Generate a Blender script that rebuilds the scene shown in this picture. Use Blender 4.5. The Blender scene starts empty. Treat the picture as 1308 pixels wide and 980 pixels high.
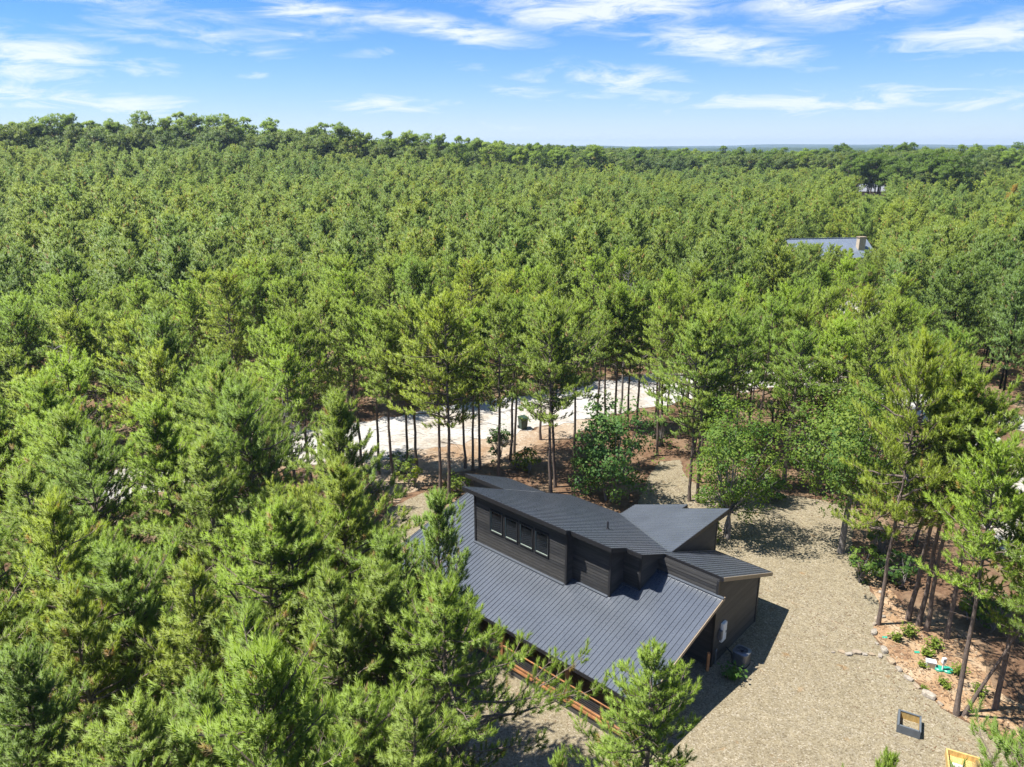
import bpy, bmesh, math, random
import numpy as np
from mathutils import Vector, Matrix
from mathutils.geometry import delaunay_2d_cdt

scene = bpy.context.scene
COL = scene.collection
R = math.radians

# ------------------------------------------------------------------ camera
CAM_H = 23.0
FPX = 938.0
PITCH = math.atan(302 / 938.0)
cam_d = bpy.data.cameras.new('camera')
cam = bpy.data.objects.new('camera', cam_d)
COL.objects.link(cam)
cam.location = (0, 0, CAM_H)
cam.rotation_euler = (math.pi / 2 - PITCH, 0, 0)
cam_d.sensor_width = 36.0
cam_d.lens = 36.0 * FPX / 1308.0
cam_d.clip_start = 0.5
cam_d.clip_end = 30000.0
scene.camera = cam

scene.view_settings.view_transform = 'Standard'
scene.view_settings.look = 'None'
scene.view_settings.exposure = 1.42
scene.view_settings.gamma = 1.0
scene.cycles.max_bounces = 8
scene.cycles.diffuse_bounces = 5
scene.cycles.transmission_bounces = 5
scene.cycles.transparent_max_bounces = 6
scene.cycles.volume_bounces = 0
scene.cycles.use_denoising = True

# ------------------------------------------------------------------ sun and sky
SUN_EL = R(64.0)
SUN_ROT = R(270.0)
sun_d = bpy.data.lights.new('sun', 'SUN')
sun_d.energy = 4.0
sun_d.angle = R(0.53)
sun_d.color = (1.0, 0.955, 0.88)
sun = bpy.data.objects.new('sun', sun_d)
COL.objects.link(sun)
sun.location = (-60, 0, 120)
sun.rotation_euler = Vector((math.cos(SUN_EL), 0.02, -math.sin(SUN_EL))).to_track_quat('-Z', 'Y').to_euler()

world = bpy.data.worlds.new('World')
scene.world = world
world.use_nodes = True


def at(u, v, z):
    """A point at height z seen at photo pixel (u, v)."""
    x = (u - 654.0) / FPX
    y = (v - 490.0) / FPX
    fw = math.cos(PITCH) - y * math.sin(PITCH)
    dn = y * math.cos(PITCH) + math.sin(PITCH)
    t = (CAM_H - z) / dn
    return (x * t, fw * t)


def sky_dir(u, v):
    x = (u - 654.0) / FPX
    y = (v - 490.0) / FPX
    fw = math.cos(PITCH) - y * math.sin(PITCH)
    dn = y * math.cos(PITCH) + math.sin(PITCH)
    return math.atan2(x, fw), math.atan2(-dn, math.hypot(x, fw))


def build_sky():
    nt = world.node_tree
    N, L = nt.nodes, nt.links
    N.clear()

    def val(x):
        return x

    def math_(op, a, b=None, c=None, clamp=False):
        n = N.new('ShaderNodeMath')
        n.operation = op
        n.use_clamp = clamp
        for i, q in enumerate((a, b, c)):
            if q is None:
                continue
            if isinstance(q, (int, float)):
                n.inputs[i].default_value = q
            else:
                L.new(q, n.inputs[i])
        return n.outputs[0]

    out = N.new('ShaderNodeOutputWorld')
    bg = N.new('ShaderNodeBackground')
    bg.inputs['Strength'].default_value = 0.082
    sky = N.new('ShaderNodeTexSky')
    sky.sky_type = 'NISHITA'
    sky.sun_disc = False
    sky.sun_elevation = SUN_EL
    sky.sun_rotation = SUN_ROT
    sky.air_density = 1.0
    sky.dust_density = 0.4
    sky.ozone_density = 2.0
    sky.altitude = 0.0
    hsv = N.new('ShaderNodeHueSaturation')
    hsv.inputs['Saturation'].default_value = 1.12
    L.new(sky.outputs[0], hsv.inputs['Color'])
    tc = N.new('ShaderNodeTexCoord')
    sep = N.new('ShaderNodeSeparateXYZ')
    L.new(tc.outputs['Generated'], sep.inputs[0])
    x, y, z = sep.outputs
    az = math_('ARCTAN2', x, y)
    el = math_('ARCSINE', z)
    # wisp noise, stretched along the azimuth, sampled on the sphere's (az, el)
    comb = N.new('ShaderNodeCombineXYZ')
    L.new(math_('MULTIPLY', az, 6.5), comb.inputs[0])
    L.new(math_('MULTIPLY', math_('ADD', el, math_('MULTIPLY', az, -0.03)), 34.0), comb.inputs[1])
    n1 = N.new('ShaderNodeTexNoise')
    n1.inputs['Scale'].default_value = 1.6
    n1.inputs['Detail'].default_value = 12.0
    n1.inputs['Roughness'].default_value = 0.68
    n1.inputs['Distortion'].default_value = 0.7
    L.new(comb.outputs[0], n1.inputs['Vector'])
    noise = n1.outputs['Fac']
    n2 = N.new('ShaderNodeTexNoise')
    n2.inputs['Scale'].default_value = 0.55
    n2.inputs['Detail'].default_value = 4.0
    L.new(comb.outputs[0], n2.inputs['Vector'])
    broad = n2.outputs['Fac']
    streaks = [  # centre u, v, half length, half thickness, slope, weight
        (390, 15, 75, 9, .03, 1.0), (570, 37, 105, 10, .13, 1.1), (770, 10, 130, 17, .0, 1.15),
        (1075, 5, 100, 13, .05, 1.0), (915, 58, 110, 14, .13, 1.0), (1245, 46, 100, 13, -.10, .95),
        (40, 78, 90, 20, .04, 1.05), (185, 86, 70, 10, .0, .7), (90, 131, 170, 14, .03, .95),
        (810, 103, 120, 14, .10, .9), (690, 120, 85, 9, .08, .8), (1060, 132, 270, 15, .0, .95),
        (480, 138, 130, 13, .0, .85), (315, 95, 30, 4, .03, .8), (640, 164, 230, 10, .02, .8),
        (160, 46, 120, 7, .07, .55), (470, 68, 50, 6, -.1, .5), (1050, 88, 60, 6, .0, .45), (1240, 95, 110, 9, -.05, .55),
        (740, 88, 60, 5, .0, .6)]
    total = None
    for u, v, hl, ht, sl, wt in streaks:
        a0, e0 = sky_dir(u, v)
        w = hl / 960.0
        h = ht * 1.35 / 960.0
        da = math_('MULTIPLY', math_('SUBTRACT', az, a0), 1.0 / w)
        de = math_('MULTIPLY', math_('ADD', math_('SUBTRACT', el, e0), math_('MULTIPLY', math_('SUBTRACT', az, a0), sl)), 1.0 / h)
        q = math_('ADD', math_('MULTIPLY', da, da), math_('MULTIPLY', de, de))
        g = math_('MULTIPLY', math_('EXPONENT', math_('MULTIPLY', q, -0.8)), wt)
        total = g if total is None else math_('MAXIMUM', total, g)
    # the same kind of cirrus all round the sky, sparser
    gen = math_('MULTIPLY', math_('SUBTRACT', broad, 0.42, clamp=True), 3.0)
    total = math_('MAXIMUM', total, gen)
    cov = math_('MULTIPLY', total, math_('ADD', math_('MULTIPLY', math_('SUBTRACT', noise, 0.36), 3.2), 0.36), clamp=True)
    mr = N.new('ShaderNodeMapRange')
    mr.interpolation_type = 'SMOOTHSTEP'
    mr.inputs['From Min'].default_value = 0.0
    mr.inputs['From Max'].default_value = 1.15
    L.new(cov, mr.inputs['Value'])
    # thin veil of cloud towards the horizon
    veil = math_('MULTIPLY', math_('EXPONENT', math_('MULTIPLY', math_('MAXIMUM', el, 0.0), -17.0)), 0.86)
    fac = math_('MAXIMUM', math_('MULTIPLY', mr.outputs[0], 0.86), veil)
    mix = N.new('ShaderNodeMix')
    mix.data_type = 'RGBA'
    L.new(fac, mix.inputs['Factor'])
    tint = N.new('ShaderNodeMix')
    tint.data_type = 'RGBA'
    tint.blend_type = 'MULTIPLY'
    tint.inputs['Factor'].default_value = 1.0
    L.new(hsv.outputs[0], tint.inputs[6])
    tint.inputs[7].default_value = (0.165, 0.43, 0.77, 1)
    L.new(tint.outputs[2], mix.inputs[6])
    mix.inputs[7].default_value = (5.0, 5.15, 5.25, 1)
    L.new(mix.outputs[2], bg.inputs['Color'])
    L.new(bg.outputs[0], out.inputs['Surface'])


build_sky()


# ------------------------------------------------------------------ helpers
def smooth(a, b, x):
    t = np.clip((np.asarray(x, float) - a) / (b - a), 0, 1)
    return t * t * (3 - 2 * t)


def gz(x, y):
    """Height of the terrain."""
    x = np.asarray(x, float)
    y = np.asarray(y, float)
    r = np.hypot(x, y)
    az = np.arctan2(x, np.maximum(y, 1e-3))
    az = np.where(y < 0, np.sign(x) * 1.6, az)
    left = smooth(0.28, -0.46, az)
    z = left * 9.5 * smooth(75, 300, r) + 3.2 * smooth(150, 380, r)
    z = z + 1.2 * np.sin(x / 47.0 + 1.0) * np.sin(y / 61.0) * smooth(90, 200, r)
    z = z - (24.0 + left * 8) * smooth(np.where(az < -0.16, 310, 520), np.where(az < -0.16, 800, 1100), r)
    # dip in front of the porch
    dx, dy = x - A0[0], y - A0[1]
    a = dx * AV[0] + dy * AV[1]
    b = dx * BV[0] + dy * BV[1]
    z = z - 0.5 * smooth(-2.0, -6.0, b) * smooth(2.5, -1.5, a) * smooth(70, 45, r)
    return z


HEAD = R(42.3)
BV = (math.sin(HEAD), math.cos(HEAD))
AV = (math.cos(HEAD), -math.sin(HEAD))
A0 = (9.21, 28.45)


def hw(a, b, z=0.0):
    """House coordinates to the world."""
    return Vector((A0[0] + a * AV[0] + b * BV[0], A0[1] + a * AV[1] + b * BV[1], z))


def g(x, y):
    return float(gz(x, y))


def tag(o, label=None, cat=None, group=None, kind=None):
    if label:
        o['label'] = label
    if cat:
        o['category'] = cat
    if group:
        o['group'] = group
    if kind:
        o['kind'] = kind
    return o


def empty(name, loc, rz=0.0):
    o = bpy.data.objects.new(name, None)
    COL.objects.link(o)
    o.location = loc
    o.rotation_euler = (0, 0, rz)
    o.empty_display_size = 0.2
    return o


def link_mesh(name, me, parent=None, loc=None):
    o = bpy.data.objects.new(name, me)
    COL.objects.link(o)
    if parent is not None:
        o.parent = parent
    if loc is not None:
        o.location = loc
    return o


def mesh_np(name, verts, faces, mats, attr=None, midx=None, smooth_=False, normals=None):
    """faces: int array (n, 3) or (n, 4), or a list of both."""
    me = bpy.data.meshes.new(name)
    verts = np.ascontiguousarray(verts, dtype=np.float32)
    arrs = faces if isinstance(faces, list) else [faces]
    arrs = [np.asarray(f, dtype=np.int32) for f in arrs if len(f)]
    nl = sum(f.size for f in arrs)
    nf = sum(len(f) for f in arrs)
    me.vertices.add(len(verts))
    me.vertices.foreach_set('co', verts.ravel())
    me.loops.add(nl)
    me.loops.foreach_set('vertex_index', np.concatenate([f.ravel() for f in arrs]))
    me.polygons.add(nf)
    tot = np.concatenate([np.full(len(f), f.shape[1], np.int32) for f in arrs])
    me.polygons.foreach_set('loop_start', np.concatenate([[0], np.cumsum(tot)[:-1]]).astype(np.int32))
    me.polygons.foreach_set('loop_total', tot)
    if midx is not None:
        me.polygons.foreach_set('material_index', np.asarray(midx, np.int32))
    me.polygons.foreach_set('use_smooth', np.full(nf, bool(smooth_)))
    for m in mats:
        me.materials.append(m)
    if attr is not None:
        at_ = me.attributes.new('tint', 'FLOAT', 'POINT')
        at_.data.foreach_set('value', np.asarray(attr, np.float32))
    me.update(calc_edges=True)
    me.validate()
    if normals is not None:
        cn = me.attributes.new('custom_normal', 'FLOAT_VECTOR', 'POINT')
        cn.data.foreach_set('vector', np.ascontiguousarray(normals, np.float32).ravel())
    return me


class MB:
    """Collects boxes, tubes and prisms into one mesh."""

    def __init__(self):
        self.v = []
        self.f = []

    def poly(self, pts):
        n = len(self.v)
        self.v += [tuple(p) for p in pts]
        self.f.append(tuple(range(n, n + len(pts))))

    def hexa(self, p):
        """eight points: bottom four, top four, both counter-clockwise from above"""
        n = len(self.v)
        self.v += [tuple(q) for q in p]
        for f in ((3, 2, 1, 0), (4, 5, 6, 7), (0, 1, 5, 4), (1, 2, 6, 5), (2, 3, 7, 6), (3, 0, 4, 7)):
            self.f.append(tuple(n + i for i in f))

    def box(self, lo, hi, M=None):
        x0, y0, z0 = lo
        x1, y1, z1 = hi
        p = [(x0, y0, z0), (x1, y0, z0), (x1, y1, z0), (x0, y1, z0), (x0, y0, z1), (x1, y0, z1), (x1, y1, z1), (x0, y1, z1)]
        if M is not None:
            p = [M @ Vector(q) for q in p]
        self.hexa(p)

    def bar(self, p, q, w, h):
        """a bar from p to q, w wide (sideways) and h deep (vertical)"""
        p, q = Vector(p), Vector(q)
        d = (q - p).normalized()
        up = Vector((0, 0, 1)) if abs(d.z) < 0.95 else Vector((1, 0, 0))
        s = d.cross(up).normalized() * (w / 2)
        t = s.cross(d).normalized() * (h / 2)
        self.hexa([p - s - t, p + s - t, q + s - t, q - s - t, p - s + t, p + s + t, q + s + t, q - s + t])

    def tube(self, pts, rad, n=8, cap=True):
        pts = [Vector(p) for p in pts]
        base = len(self.v)
        for i, p in enumerate(pts):
            d = (pts[min(i + 1, len(pts) - 1)] - pts[max(i - 1, 0)]).normalized()
            up = Vector((0, 0, 1)) if abs(d.z) < 0.9 else Vector((1, 0, 0))
            s = d.cross(up).normalized()
            t = s.cross(d).normalized()
            r = rad[i] if isinstance(rad, (list, tuple)) else rad
            for k in range(n):
                a = 2 * math.pi * k / n
                self.v.append(tuple(p + s * (r * math.cos(a)) + t * (r * math.sin(a))))
        for i in range(len(pts) - 1):
            for k in range(n):
                a, b = base + i * n + k, base + i * n + (k + 1) % n
                self.f.append((a, b, b + n, a + n))
        if cap:
            self.f.append(tuple(base + k for k in reversed(range(n))))
            self.f.append(tuple(base + (len(pts) - 1) * n + k for k in range(n)))

    def build(self, name, mat, parent=None, bevel=0.0, smooth_=False, loc=None):
        me = bpy.data.meshes.new(name)
        me.from_pydata(self.v, [], self.f)
        bm = bmesh.new()
        bm.from_mesh(me)
        bmesh.ops.recalc_face_normals(bm, faces=bm.faces)
        if bevel > 0:
            bmesh.ops.bevel(bm, geom=list(bm.edges), offset=bevel, segments=2, affect='EDGES', profile=0.6)
        bm.to_mesh(me)
        bm.free()
        if smooth_:
            me.polygons.foreach_set('use_smooth', np.ones(len(me.polygons), bool))
        me.materials.append(mat)
        return link_mesh(name, me, parent, loc)


# ------------------------------------------------------------------ materials
def new_mat(name):
    m = bpy.data.materials.new(name)
    m.use_nodes = True
    nt = m.node_tree
    nt.nodes.clear()
    out = nt.nodes.new('ShaderNodeOutputMaterial')
    b = nt.nodes.new('ShaderNodeBsdfPrincipled')
    nt.links.new(b.outputs[0], out.inputs['Surface'])
    return m, nt, b, out


def ramp(nt, fac, stops):
    r = nt.nodes.new('ShaderNodeValToRGB')
    e = r.color_ramp.elements
    while len(e) < len(stops):
        e.new(0.5)
    for i, (p, c) in enumerate(stops):
        e[i].position = p
        e[i].color = (*c, 1)
    nt.links.new(fac, r.inputs[0])
    return r.outputs[0]


def noise(nt, scale, detail=4.0, rough=0.55, vec=None, dist=0.0):
    n = nt.nodes.new('ShaderNodeTexNoise')
    n.inputs['Scale'].default_value = scale
    n.inputs['Detail'].default_value = detail
    n.inputs['Roughness'].default_value = rough
    n.inputs['Distortion'].default_value = dist
    if vec is not None:
        nt.links.new(vec, n.inputs['Vector'])
    return n.outputs['Fac']


def mixc(nt, fac, a, b, mode='MIX'):
    m = nt.nodes.new('ShaderNodeMix')
    m.data_type = 'RGBA'
    m.blend_type = mode
    for q, i in ((fac, 0), (a, 6), (b, 7)):
        if isinstance(q, (int, float)):
            m.inputs[i].default_value = q
        elif isinstance(q, tuple):
            m.inputs[i].default_value = (*q, 1)
        else:
            nt.links.new(q, m.inputs[i])
    return m.outputs[2]


def bump(nt, b, height, strength, dist):
    n = nt.nodes.new('ShaderNodeBump')
    n.inputs['Strength'].default_value = strength
    n.inputs['Distance'].default_value = dist
    nt.links.new(height, n.inputs['Height'])
    nt.links.new(n.outputs[0], b.inputs['Normal'])


def obj_vec(nt, scale=(1, 1, 1), kind='Object'):
    tc = nt.nodes.new('ShaderNodeTexCoord')
    mp = nt.nodes.new('ShaderNodeMapping')
    mp.inputs['Scale'].default_value = scale
    nt.links.new(tc.outputs[kind], mp.inputs[0])
    return mp.outputs[0]


def simple(name, col, rough=0.6, metal=0.0, var=0.18, scale=6.0, spec=0.5):
    m, nt, b, _ = new_mat(name)
    v = obj_vec(nt)
    f = noise(nt, scale, 5.0, 0.6, v)
    c = ramp(nt, f, [(0.25, tuple(x * (1 - var) for x in col)), (0.75, tuple(min(1, x * (1 + var)) for x in col))])
    nt.links.new(c, b.inputs['Base Color'])
    b.inputs['Roughness'].default_value = rough
    b.inputs['Metallic'].default_value = metal
    b.inputs['Specular IOR Level'].default_value = spec
    return m


def foliage_mat(name, dark, light, hue_from='color', trans=0.38, rough=0.55, spec=0.25, brown=(0.15, 0.105, 0.05)):
    """Needles and leaves: two-tone by clump, tinted per tree, some light comes through."""
    m, nt, b, out = new_mat(name)
    a = nt.nodes.new('ShaderNodeAttribute')
    a.attribute_name = 'tint'
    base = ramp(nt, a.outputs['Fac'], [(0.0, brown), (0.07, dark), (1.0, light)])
    oi = nt.nodes.new('ShaderNodeObjectInfo')
    if hue_from == 'color':
        c = mixc(nt, 1.0, base, oi.outputs['Color'], 'MULTIPLY')
    else:
        tint = ramp(nt, oi.outputs['Random'], [(0.0, (0.86, 0.94, 1.02)), (0.3, (1.0, 1.0, 1.0)), (0.62, (1.12, 1.05, 0.80)), (0.85, (0.82, 0.86, 0.9)), (1.0, (1.2, 1.08, 0.78))])
        c = mixc(nt, 1.0, base, tint, 'MULTIPLY')
        pn = noise(nt, 0.022, 3.0, 0.6, oi.outputs['Location'])
        c = mixc(nt, 1.0, c, ramp(nt, pn, [(0.36, (0.74, 0.82, 0.88)), (0.5, (1, 1, 1)), (0.64, (1.10, 1.09, 0.88))]), 'MULTIPLY')
    nt.links.new(c, b.inputs['Base Color'])
    b.inputs['Roughness'].default_value = rough
    b.inputs['Specular IOR Level'].default_value = spec
    tr = nt.nodes.new('ShaderNodeBsdfTranslucent')
    ct = mixc(nt, 1.0, c, (1.1 * trans, 1.1 * trans, 0.6 * trans), 'MULTIPLY')
    nt.links.new(ct, tr.inputs['Color'])
    mx = nt.nodes.new('ShaderNodeAddShader')        # reflected light plus light let through: together under a third
    nt.links.new(b.outputs[0], mx.inputs[0])
    nt.links.new(tr.outputs[0], mx.inputs[1])
    nt.links.new(mx.outputs[0], out.inputs['Surface'])
    return m


def bark_mat(name, c0, c1, c2):
    m, nt, b, _ = new_mat(name)
    v = obj_vec(nt, (9, 9, 2.2))
    f = noise(nt, 2.0, 6.0, 0.65, v, 0.4)
    c = ramp(nt, f, [(0.3, c0), (0.52, c1), (0.75, c2)])
    nt.links.new(c, b.inputs['Base Color'])
    b.inputs['Roughness'].default_value = 0.9
    bump(nt, b, f, 0.8, 0.03)
    return m


def gravel_mat(name, cols, patch, s1=11.0, bumpd=0.03, patch_scale=0.35):
    m, nt, b, _ = new_mat(name)
    v = obj_vec(nt)
    vo = nt.nodes.new('ShaderNodeTexVoronoi')
    vo.inputs['Scale'].default_value = s1
    vo.inputs['Randomness'].default_value = 1.0
    nt.links.new(v, vo.inputs['Vector'])
    sp = nt.nodes.new('ShaderNodeSeparateColor')
    nt.links.new(vo.outputs['Color'], sp.inputs[0])
    n = len(cols)
    c = ramp(nt, sp.outputs[0], [(i / (n - 1), q) for i, q in enumerate(cols)])
    big = noise(nt, patch_scale, 5.0, 0.6, v, 0.3)
    pm = ramp(nt, big, [(0.42, (1, 1, 1)), (0.68, patch)])
    c = mixc(nt, 1.0, c, pm, 'MULTIPLY')
    mid = noise(nt, 2.2, 4.0, 0.6, v)
    c = mixc(nt, 1.0, c, ramp(nt, mid, [(0.3, (0.86, 0.86, 0.87)), (0.7, (1.1, 1.09, 1.07))]), 'MULTIPLY')
    spot = noise(nt, 0.9, 3.0, 0.5, v, 0.2)
    c = mixc(nt, 1.0, c, ramp(nt, spot, [(0.66, (1, 1, 1)), (0.74, (1.08, 0.84, 0.62))]), 'MULTIPLY')
    nt.links.new(c, b.inputs['Base Color'])
    b.inputs['Roughness'].default_value = 0.95
    b.inputs['Specular IOR Level'].default_value = 0.2
    bump(nt, b, vo.outputs['Distance'], 0.7, bumpd)
    return m


def ground_mat():
    m, nt, b, _ = new_mat('pine_straw')
    v = obj_vec(nt)
    f1 = noise(nt, 0.30, 6.0, 0.62, v, 0.5)
    f2 = noise(nt, 3.5, 6.0, 0.65, v, 0.8)
    f3 = noise(nt, 22.0, 3.0, 0.6, v)
    c = ramp(nt, f2, [(0.28, (0.065, 0.040, 0.026)), (0.5, (0.13, 0.076, 0.046)), (0.72, (0.21, 0.135, 0.085))])
    c = mixc(nt, ramp(nt, f1, [(0.48, (0, 0, 0)), (0.66, (1, 1, 1))]), c, (0.24, 0.175, 0.115))
    c = mixc(nt, 1.0, c, ramp(nt, f3, [(0.3, (0.7, 0.7, 0.7)), (0.7, (1.25, 1.25, 1.2))]), 'MULTIPLY')
    nt.links.new(c, b.inputs['Base Color'])
    b.inputs['Roughness'].default_value = 0.95
    b.inputs['Specular IOR Level'].default_value = 0.15
    bump(nt, b, f2, 0.6, 0.08)
    return m


def dirt_mat():
    m, nt, b, _ = new_mat('orange_dirt')
    v = obj_vec(nt)
    f1 = noise(nt, 0.8, 6.0, 0.6, v, 0.4)
    f2 = noise(nt, 9.0, 5.0, 0.65, v)
    vo = nt.nodes.new('ShaderNodeTexVoronoi')
    vo.inputs['Scale'].default_value = 5.0
    nt.links.new(v, vo.inputs['Vector'])
    c = ramp(nt, f1, [(0.32, (0.22, 0.135, 0.08)), (0.5, (0.32, 0.21, 0.12)), (0.68, (0.40, 0.315, 0.215))])
    c = mixc(nt, 1.0, c, ramp(nt, f2, [(0.3, (0.72, 0.7, 0.68)), (0.7, (1.18, 1.18, 1.18))]), 'MULTIPLY')
    chips = ramp(nt, vo.outputs['Distance'], [(0.10, (1, 1, 1)), (0.16, (0, 0, 0))])
    sp = nt.nodes.new('ShaderNodeSeparateColor')
    nt.links.new(vo.outputs['Color'], sp.inputs[0])
    gate = ramp(nt, sp.outputs[1], [(0.70, (0, 0, 0)), (0.74, (1, 1, 1))])
    c = mixc(nt, mixc(nt, 1.0, chips, gate, 'MULTIPLY'), c, (0.55, 0.47, 0.38))
    nt.links.new(c, b.inputs['Base Color'])
    b.inputs['Roughness'].default_value = 0.95
    b.inputs['Specular IOR Level'].default_value = 0.15
    bump(nt, b, f2, 0.6, 0.05)
    return m


def metal_roof_mat(name, col):
    m, nt, b, _ = new_mat(name)
    v = obj_vec(nt)
    f = noise(nt, 0.7, 5.0, 0.6, v)
    f2 = noise(nt, 14.0, 4.0, 0.6, v)
    c = ramp(nt, f, [(0.3, tuple(x * 0.88 for x in col)), (0.7, tuple(x * 1.12 for x in col))])
    nt.links.new(c, b.inputs['Base Color'])
    r = ramp(nt, f2, [(0.3, (0.24,) * 3), (0.7, (0.36,) * 3)])
    nt.links.new(r, b.inputs['Roughness'])
    b.inputs['Specular IOR Level'].default_value = 0.75
    bump(nt, b, f, 0.05, 0.05)
    return m


def plank_mat(name, col, dirv=(1.2, 1.2, 14)):
    m, nt, b, _ = new_mat(name)
    v = obj_vec(nt, dirv)
    f = noise(nt, 1.5, 6.0, 0.65, v, 0.3)
    oi = nt.nodes.new('ShaderNodeObjectInfo')
    c = ramp(nt, f, [(0.25, tuple(x * 0.6 for x in col)), (0.55, col), (0.8, tuple(x * 1.7 for x in col))])
    c = mixc(nt, 1.0, c, ramp(nt, oi.outputs['Random'], [(0, (0.66, 0.68, 0.72)), (1, (1.45, 1.40, 1.32))]), 'MULTIPLY')
    nt.links.new(c, b.inputs['Base Color'])
    b.inputs['Roughness'].default_value = 0.62
    bump(nt, b, f, 0.4, 0.01)
    return m


def glass_mat():
    m, nt, b, _ = new_mat('window_glass')
    b.inputs['Base Color'].default_value = (0.012, 0.014, 0.016, 1)
    b.inputs['Roughness'].default_value = 0.04
    b.inputs['Specular IOR Level'].default_value = 0.8
    return m


def hills_mat():
    m, nt, b, _ = new_mat('far_woods')
    v = obj_vec(nt)
    f = noise(nt, 0.02, 8.0, 0.7, v)
    c = ramp(nt, f, [(0.3, (0.018, 0.035, 0.016)), (0.7, (0.05, 0.075, 0.03))])
    nt.links.new(c, b.inputs['Base Color'])
    b.inputs['Roughness'].default_value = 1.0
    b.inputs['Specular IOR Level'].default_value = 0.0
    return m


M = {}
M['needles'] = foliage_mat('pine_needles', (0.090, 0.130, 0.025), (0.148, 0.196, 0.036), trans=1.0)
M['needles_far'] = foliage_mat('pine_needles_far', (0.088, 0.126, 0.034), (0.134, 0.176, 0.048), hue_from='random', trans=1.0)
M['leaves'] = foliage_mat('broad_leaves', (0.036, 0.078, 0.020), (0.122, 0.156, 0.028), trans=0.85, rough=0.6, spec=0.15, brown=(0.036, 0.078, 0.020))
M['needles_old'] = foliage_mat('old_pine_needles', (0.058, 0.090, 0.028), (0.092, 0.122, 0.036), hue_from='random', trans=0.9)
M['bark'] = bark_mat('pine_bark', (0.055, 0.042, 0.036), (0.14, 0.105, 0.085), (0.25, 0.20, 0.165))
M['bark_grey'] = bark_mat('grey_bark', (0.10, 0.09, 0.08), (0.21, 0.19, 0.175), (0.33, 0.30, 0.28))
M['ground'] = ground_mat()
M['dirt'] = dirt_mat()
M['gravel'] = gravel_mat('tan_gravel', [(0.125, 0.10, 0.062), (0.19, 0.16, 0.103), (0.226, 0.192, 0.128), (0.26, 0.226, 0.155), (0.17, 0.142, 0.092), (0.34, 0.303, 0.236)], (0.92, 0.91, 0.89), 19.0, 0.02, 0.26)
M['road'] = gravel_mat('white_gravel', [(0.32, 0.31, 0.29), (0.40, 0.39, 0.37), (0.46, 0.45, 0.43), (0.35, 0.34, 0.32)], (0.74, 0.66, 0.56), 5.0, 0.03, 0.22)
M['verge'] = gravel_mat('bare_earth', [(0.27, 0.215, 0.155), (0.34, 0.275, 0.205), (0.30, 0.24, 0.175), (0.40, 0.34, 0.27)], (0.72, 0.58, 0.46), 6.0, 0.05, 0.25)
M['roof'] = metal_roof_mat('charcoal_metal', (0.074, 0.085, 0.103))
M['roof_grey'] = metal_roof_mat('grey_metal', (0.145, 0.175, 0.22))
M['trim'] = simple('black_trim', (0.020, 0.020, 0.022), 0.5)
M['plank'] = plank_mat('black_stained_wood', (0.043, 0.043, 0.044))
M['backing'] = simple('dark_sheathing', (0.012, 0.012, 0.012), 0.9)
M['cedar'] = plank_mat('cedar_wood', (0.29, 0.135, 0.058), (3, 3, 3))
M['frame_green'] = simple('pale_window_frame', (0.30, 0.36, 0.31), 0.4)
M['glass'] = glass_mat()
M['cable'] = simple('steel_cable', (0.30, 0.30, 0.32), 0.35, 0.8)
M['soffit'] = simple('tan_soffit_trim', (0.30, 0.235, 0.16), 0.6)
M['white'] = simple('white_paint', (0.72, 0.74, 0.76), 0.4, var=0.05)
M['grey_metal'] = simple('grey_sheet_metal', (0.22, 0.23, 0.25), 0.38, 0.6)
M['dark_metal'] = simple('dark_grille', (0.03, 0.032, 0.036), 0.45, 0.5)
M['ply'] = plank_mat('yellow_pine_board', (0.46, 0.32, 0.12), (6, 6, 2))
M['slate_paint'] = simple('slate_paint', (0.10, 0.115, 0.13), 0.5)
M['stone'] = None
M['green_plastic'] = simple('green_plastic', (0.03, 0.30, 0.20), 0.4)
M['bin_green'] = simple('dark_green_plastic', (0.022, 0.050, 0.034), 0.45)
M['cream'] = simple('cream_siding', (0.48, 0.40, 0.29), 0.7)
M['white_siding'] = simple('grey_siding', (0.48, 0.48, 0.46), 0.7)
M['hills'] = hills_mat()


def stone_mat():
    m, nt, b, _ = new_mat('field_stone')
    v = obj_vec(nt)
    f = noise(nt, 5.0, 6.0, 0.65, v)
    oi = nt.nodes.new('ShaderNodeObjectInfo')
    c = ramp(nt, f, [(0.3, (0.15, 0.13, 0.105)), (0.7, (0.36, 0.32, 0.265))])
    c = mixc(nt, 1.0, c, ramp(nt, oi.outputs['Random'], [(0, (1.15, 0.98, 0.75)), (0.5, (1.0, 1.0, 1.0)), (1, (1.3, 1.3, 1.3))]), 'MULTIPLY')
    nt.links.new(c, b.inputs['Base Color'])
    b.inputs['Roughness'].default_value = 0.9
    bump(nt, b, f, 0.6, 0.05)
    return m


M['stone'] = stone_mat()


# ------------------------------------------------------------------ the ground
def build_ground():
    na = 288
    radii = [0.0]
    r = 4.0
    while r < 9500:
        radii.append(r)
        r += 0.75 if r < 62 else max(0.75, r * 0.045)
    ang = np.linspace(0, 2 * np.pi, na, endpoint=False)
    rr = np.array(radii[1:])
    X = (rr[:, None] * np.sin(ang)[None]).ravel()
    Y = (rr[:, None] * np.cos(ang)[None]).ravel()
    Z = gz(X, Y)
    v = np.vstack([[[0, 0, g(0, 0)]], np.column_stack([X, Y, Z])])
    nr = len(rr)
    k = np.arange(na)
    k1 = (k + 1) % na
    tri = np.column_stack([np.zeros(na, int), 1 + k1, 1 + k])
    q = []
    for i in range(nr - 1):
        a, b_ = 1 + i * na, 1 + (i + 1) * na
        q.append(np.column_stack([a + k, a + k1, b_ + k1, b_ + k]))
    me = mesh_np('ground', v, [tri, np.vstack(q)], [M['ground']], smooth_=True)
    tag(link_mesh('ground', me), kind='structure')


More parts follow.
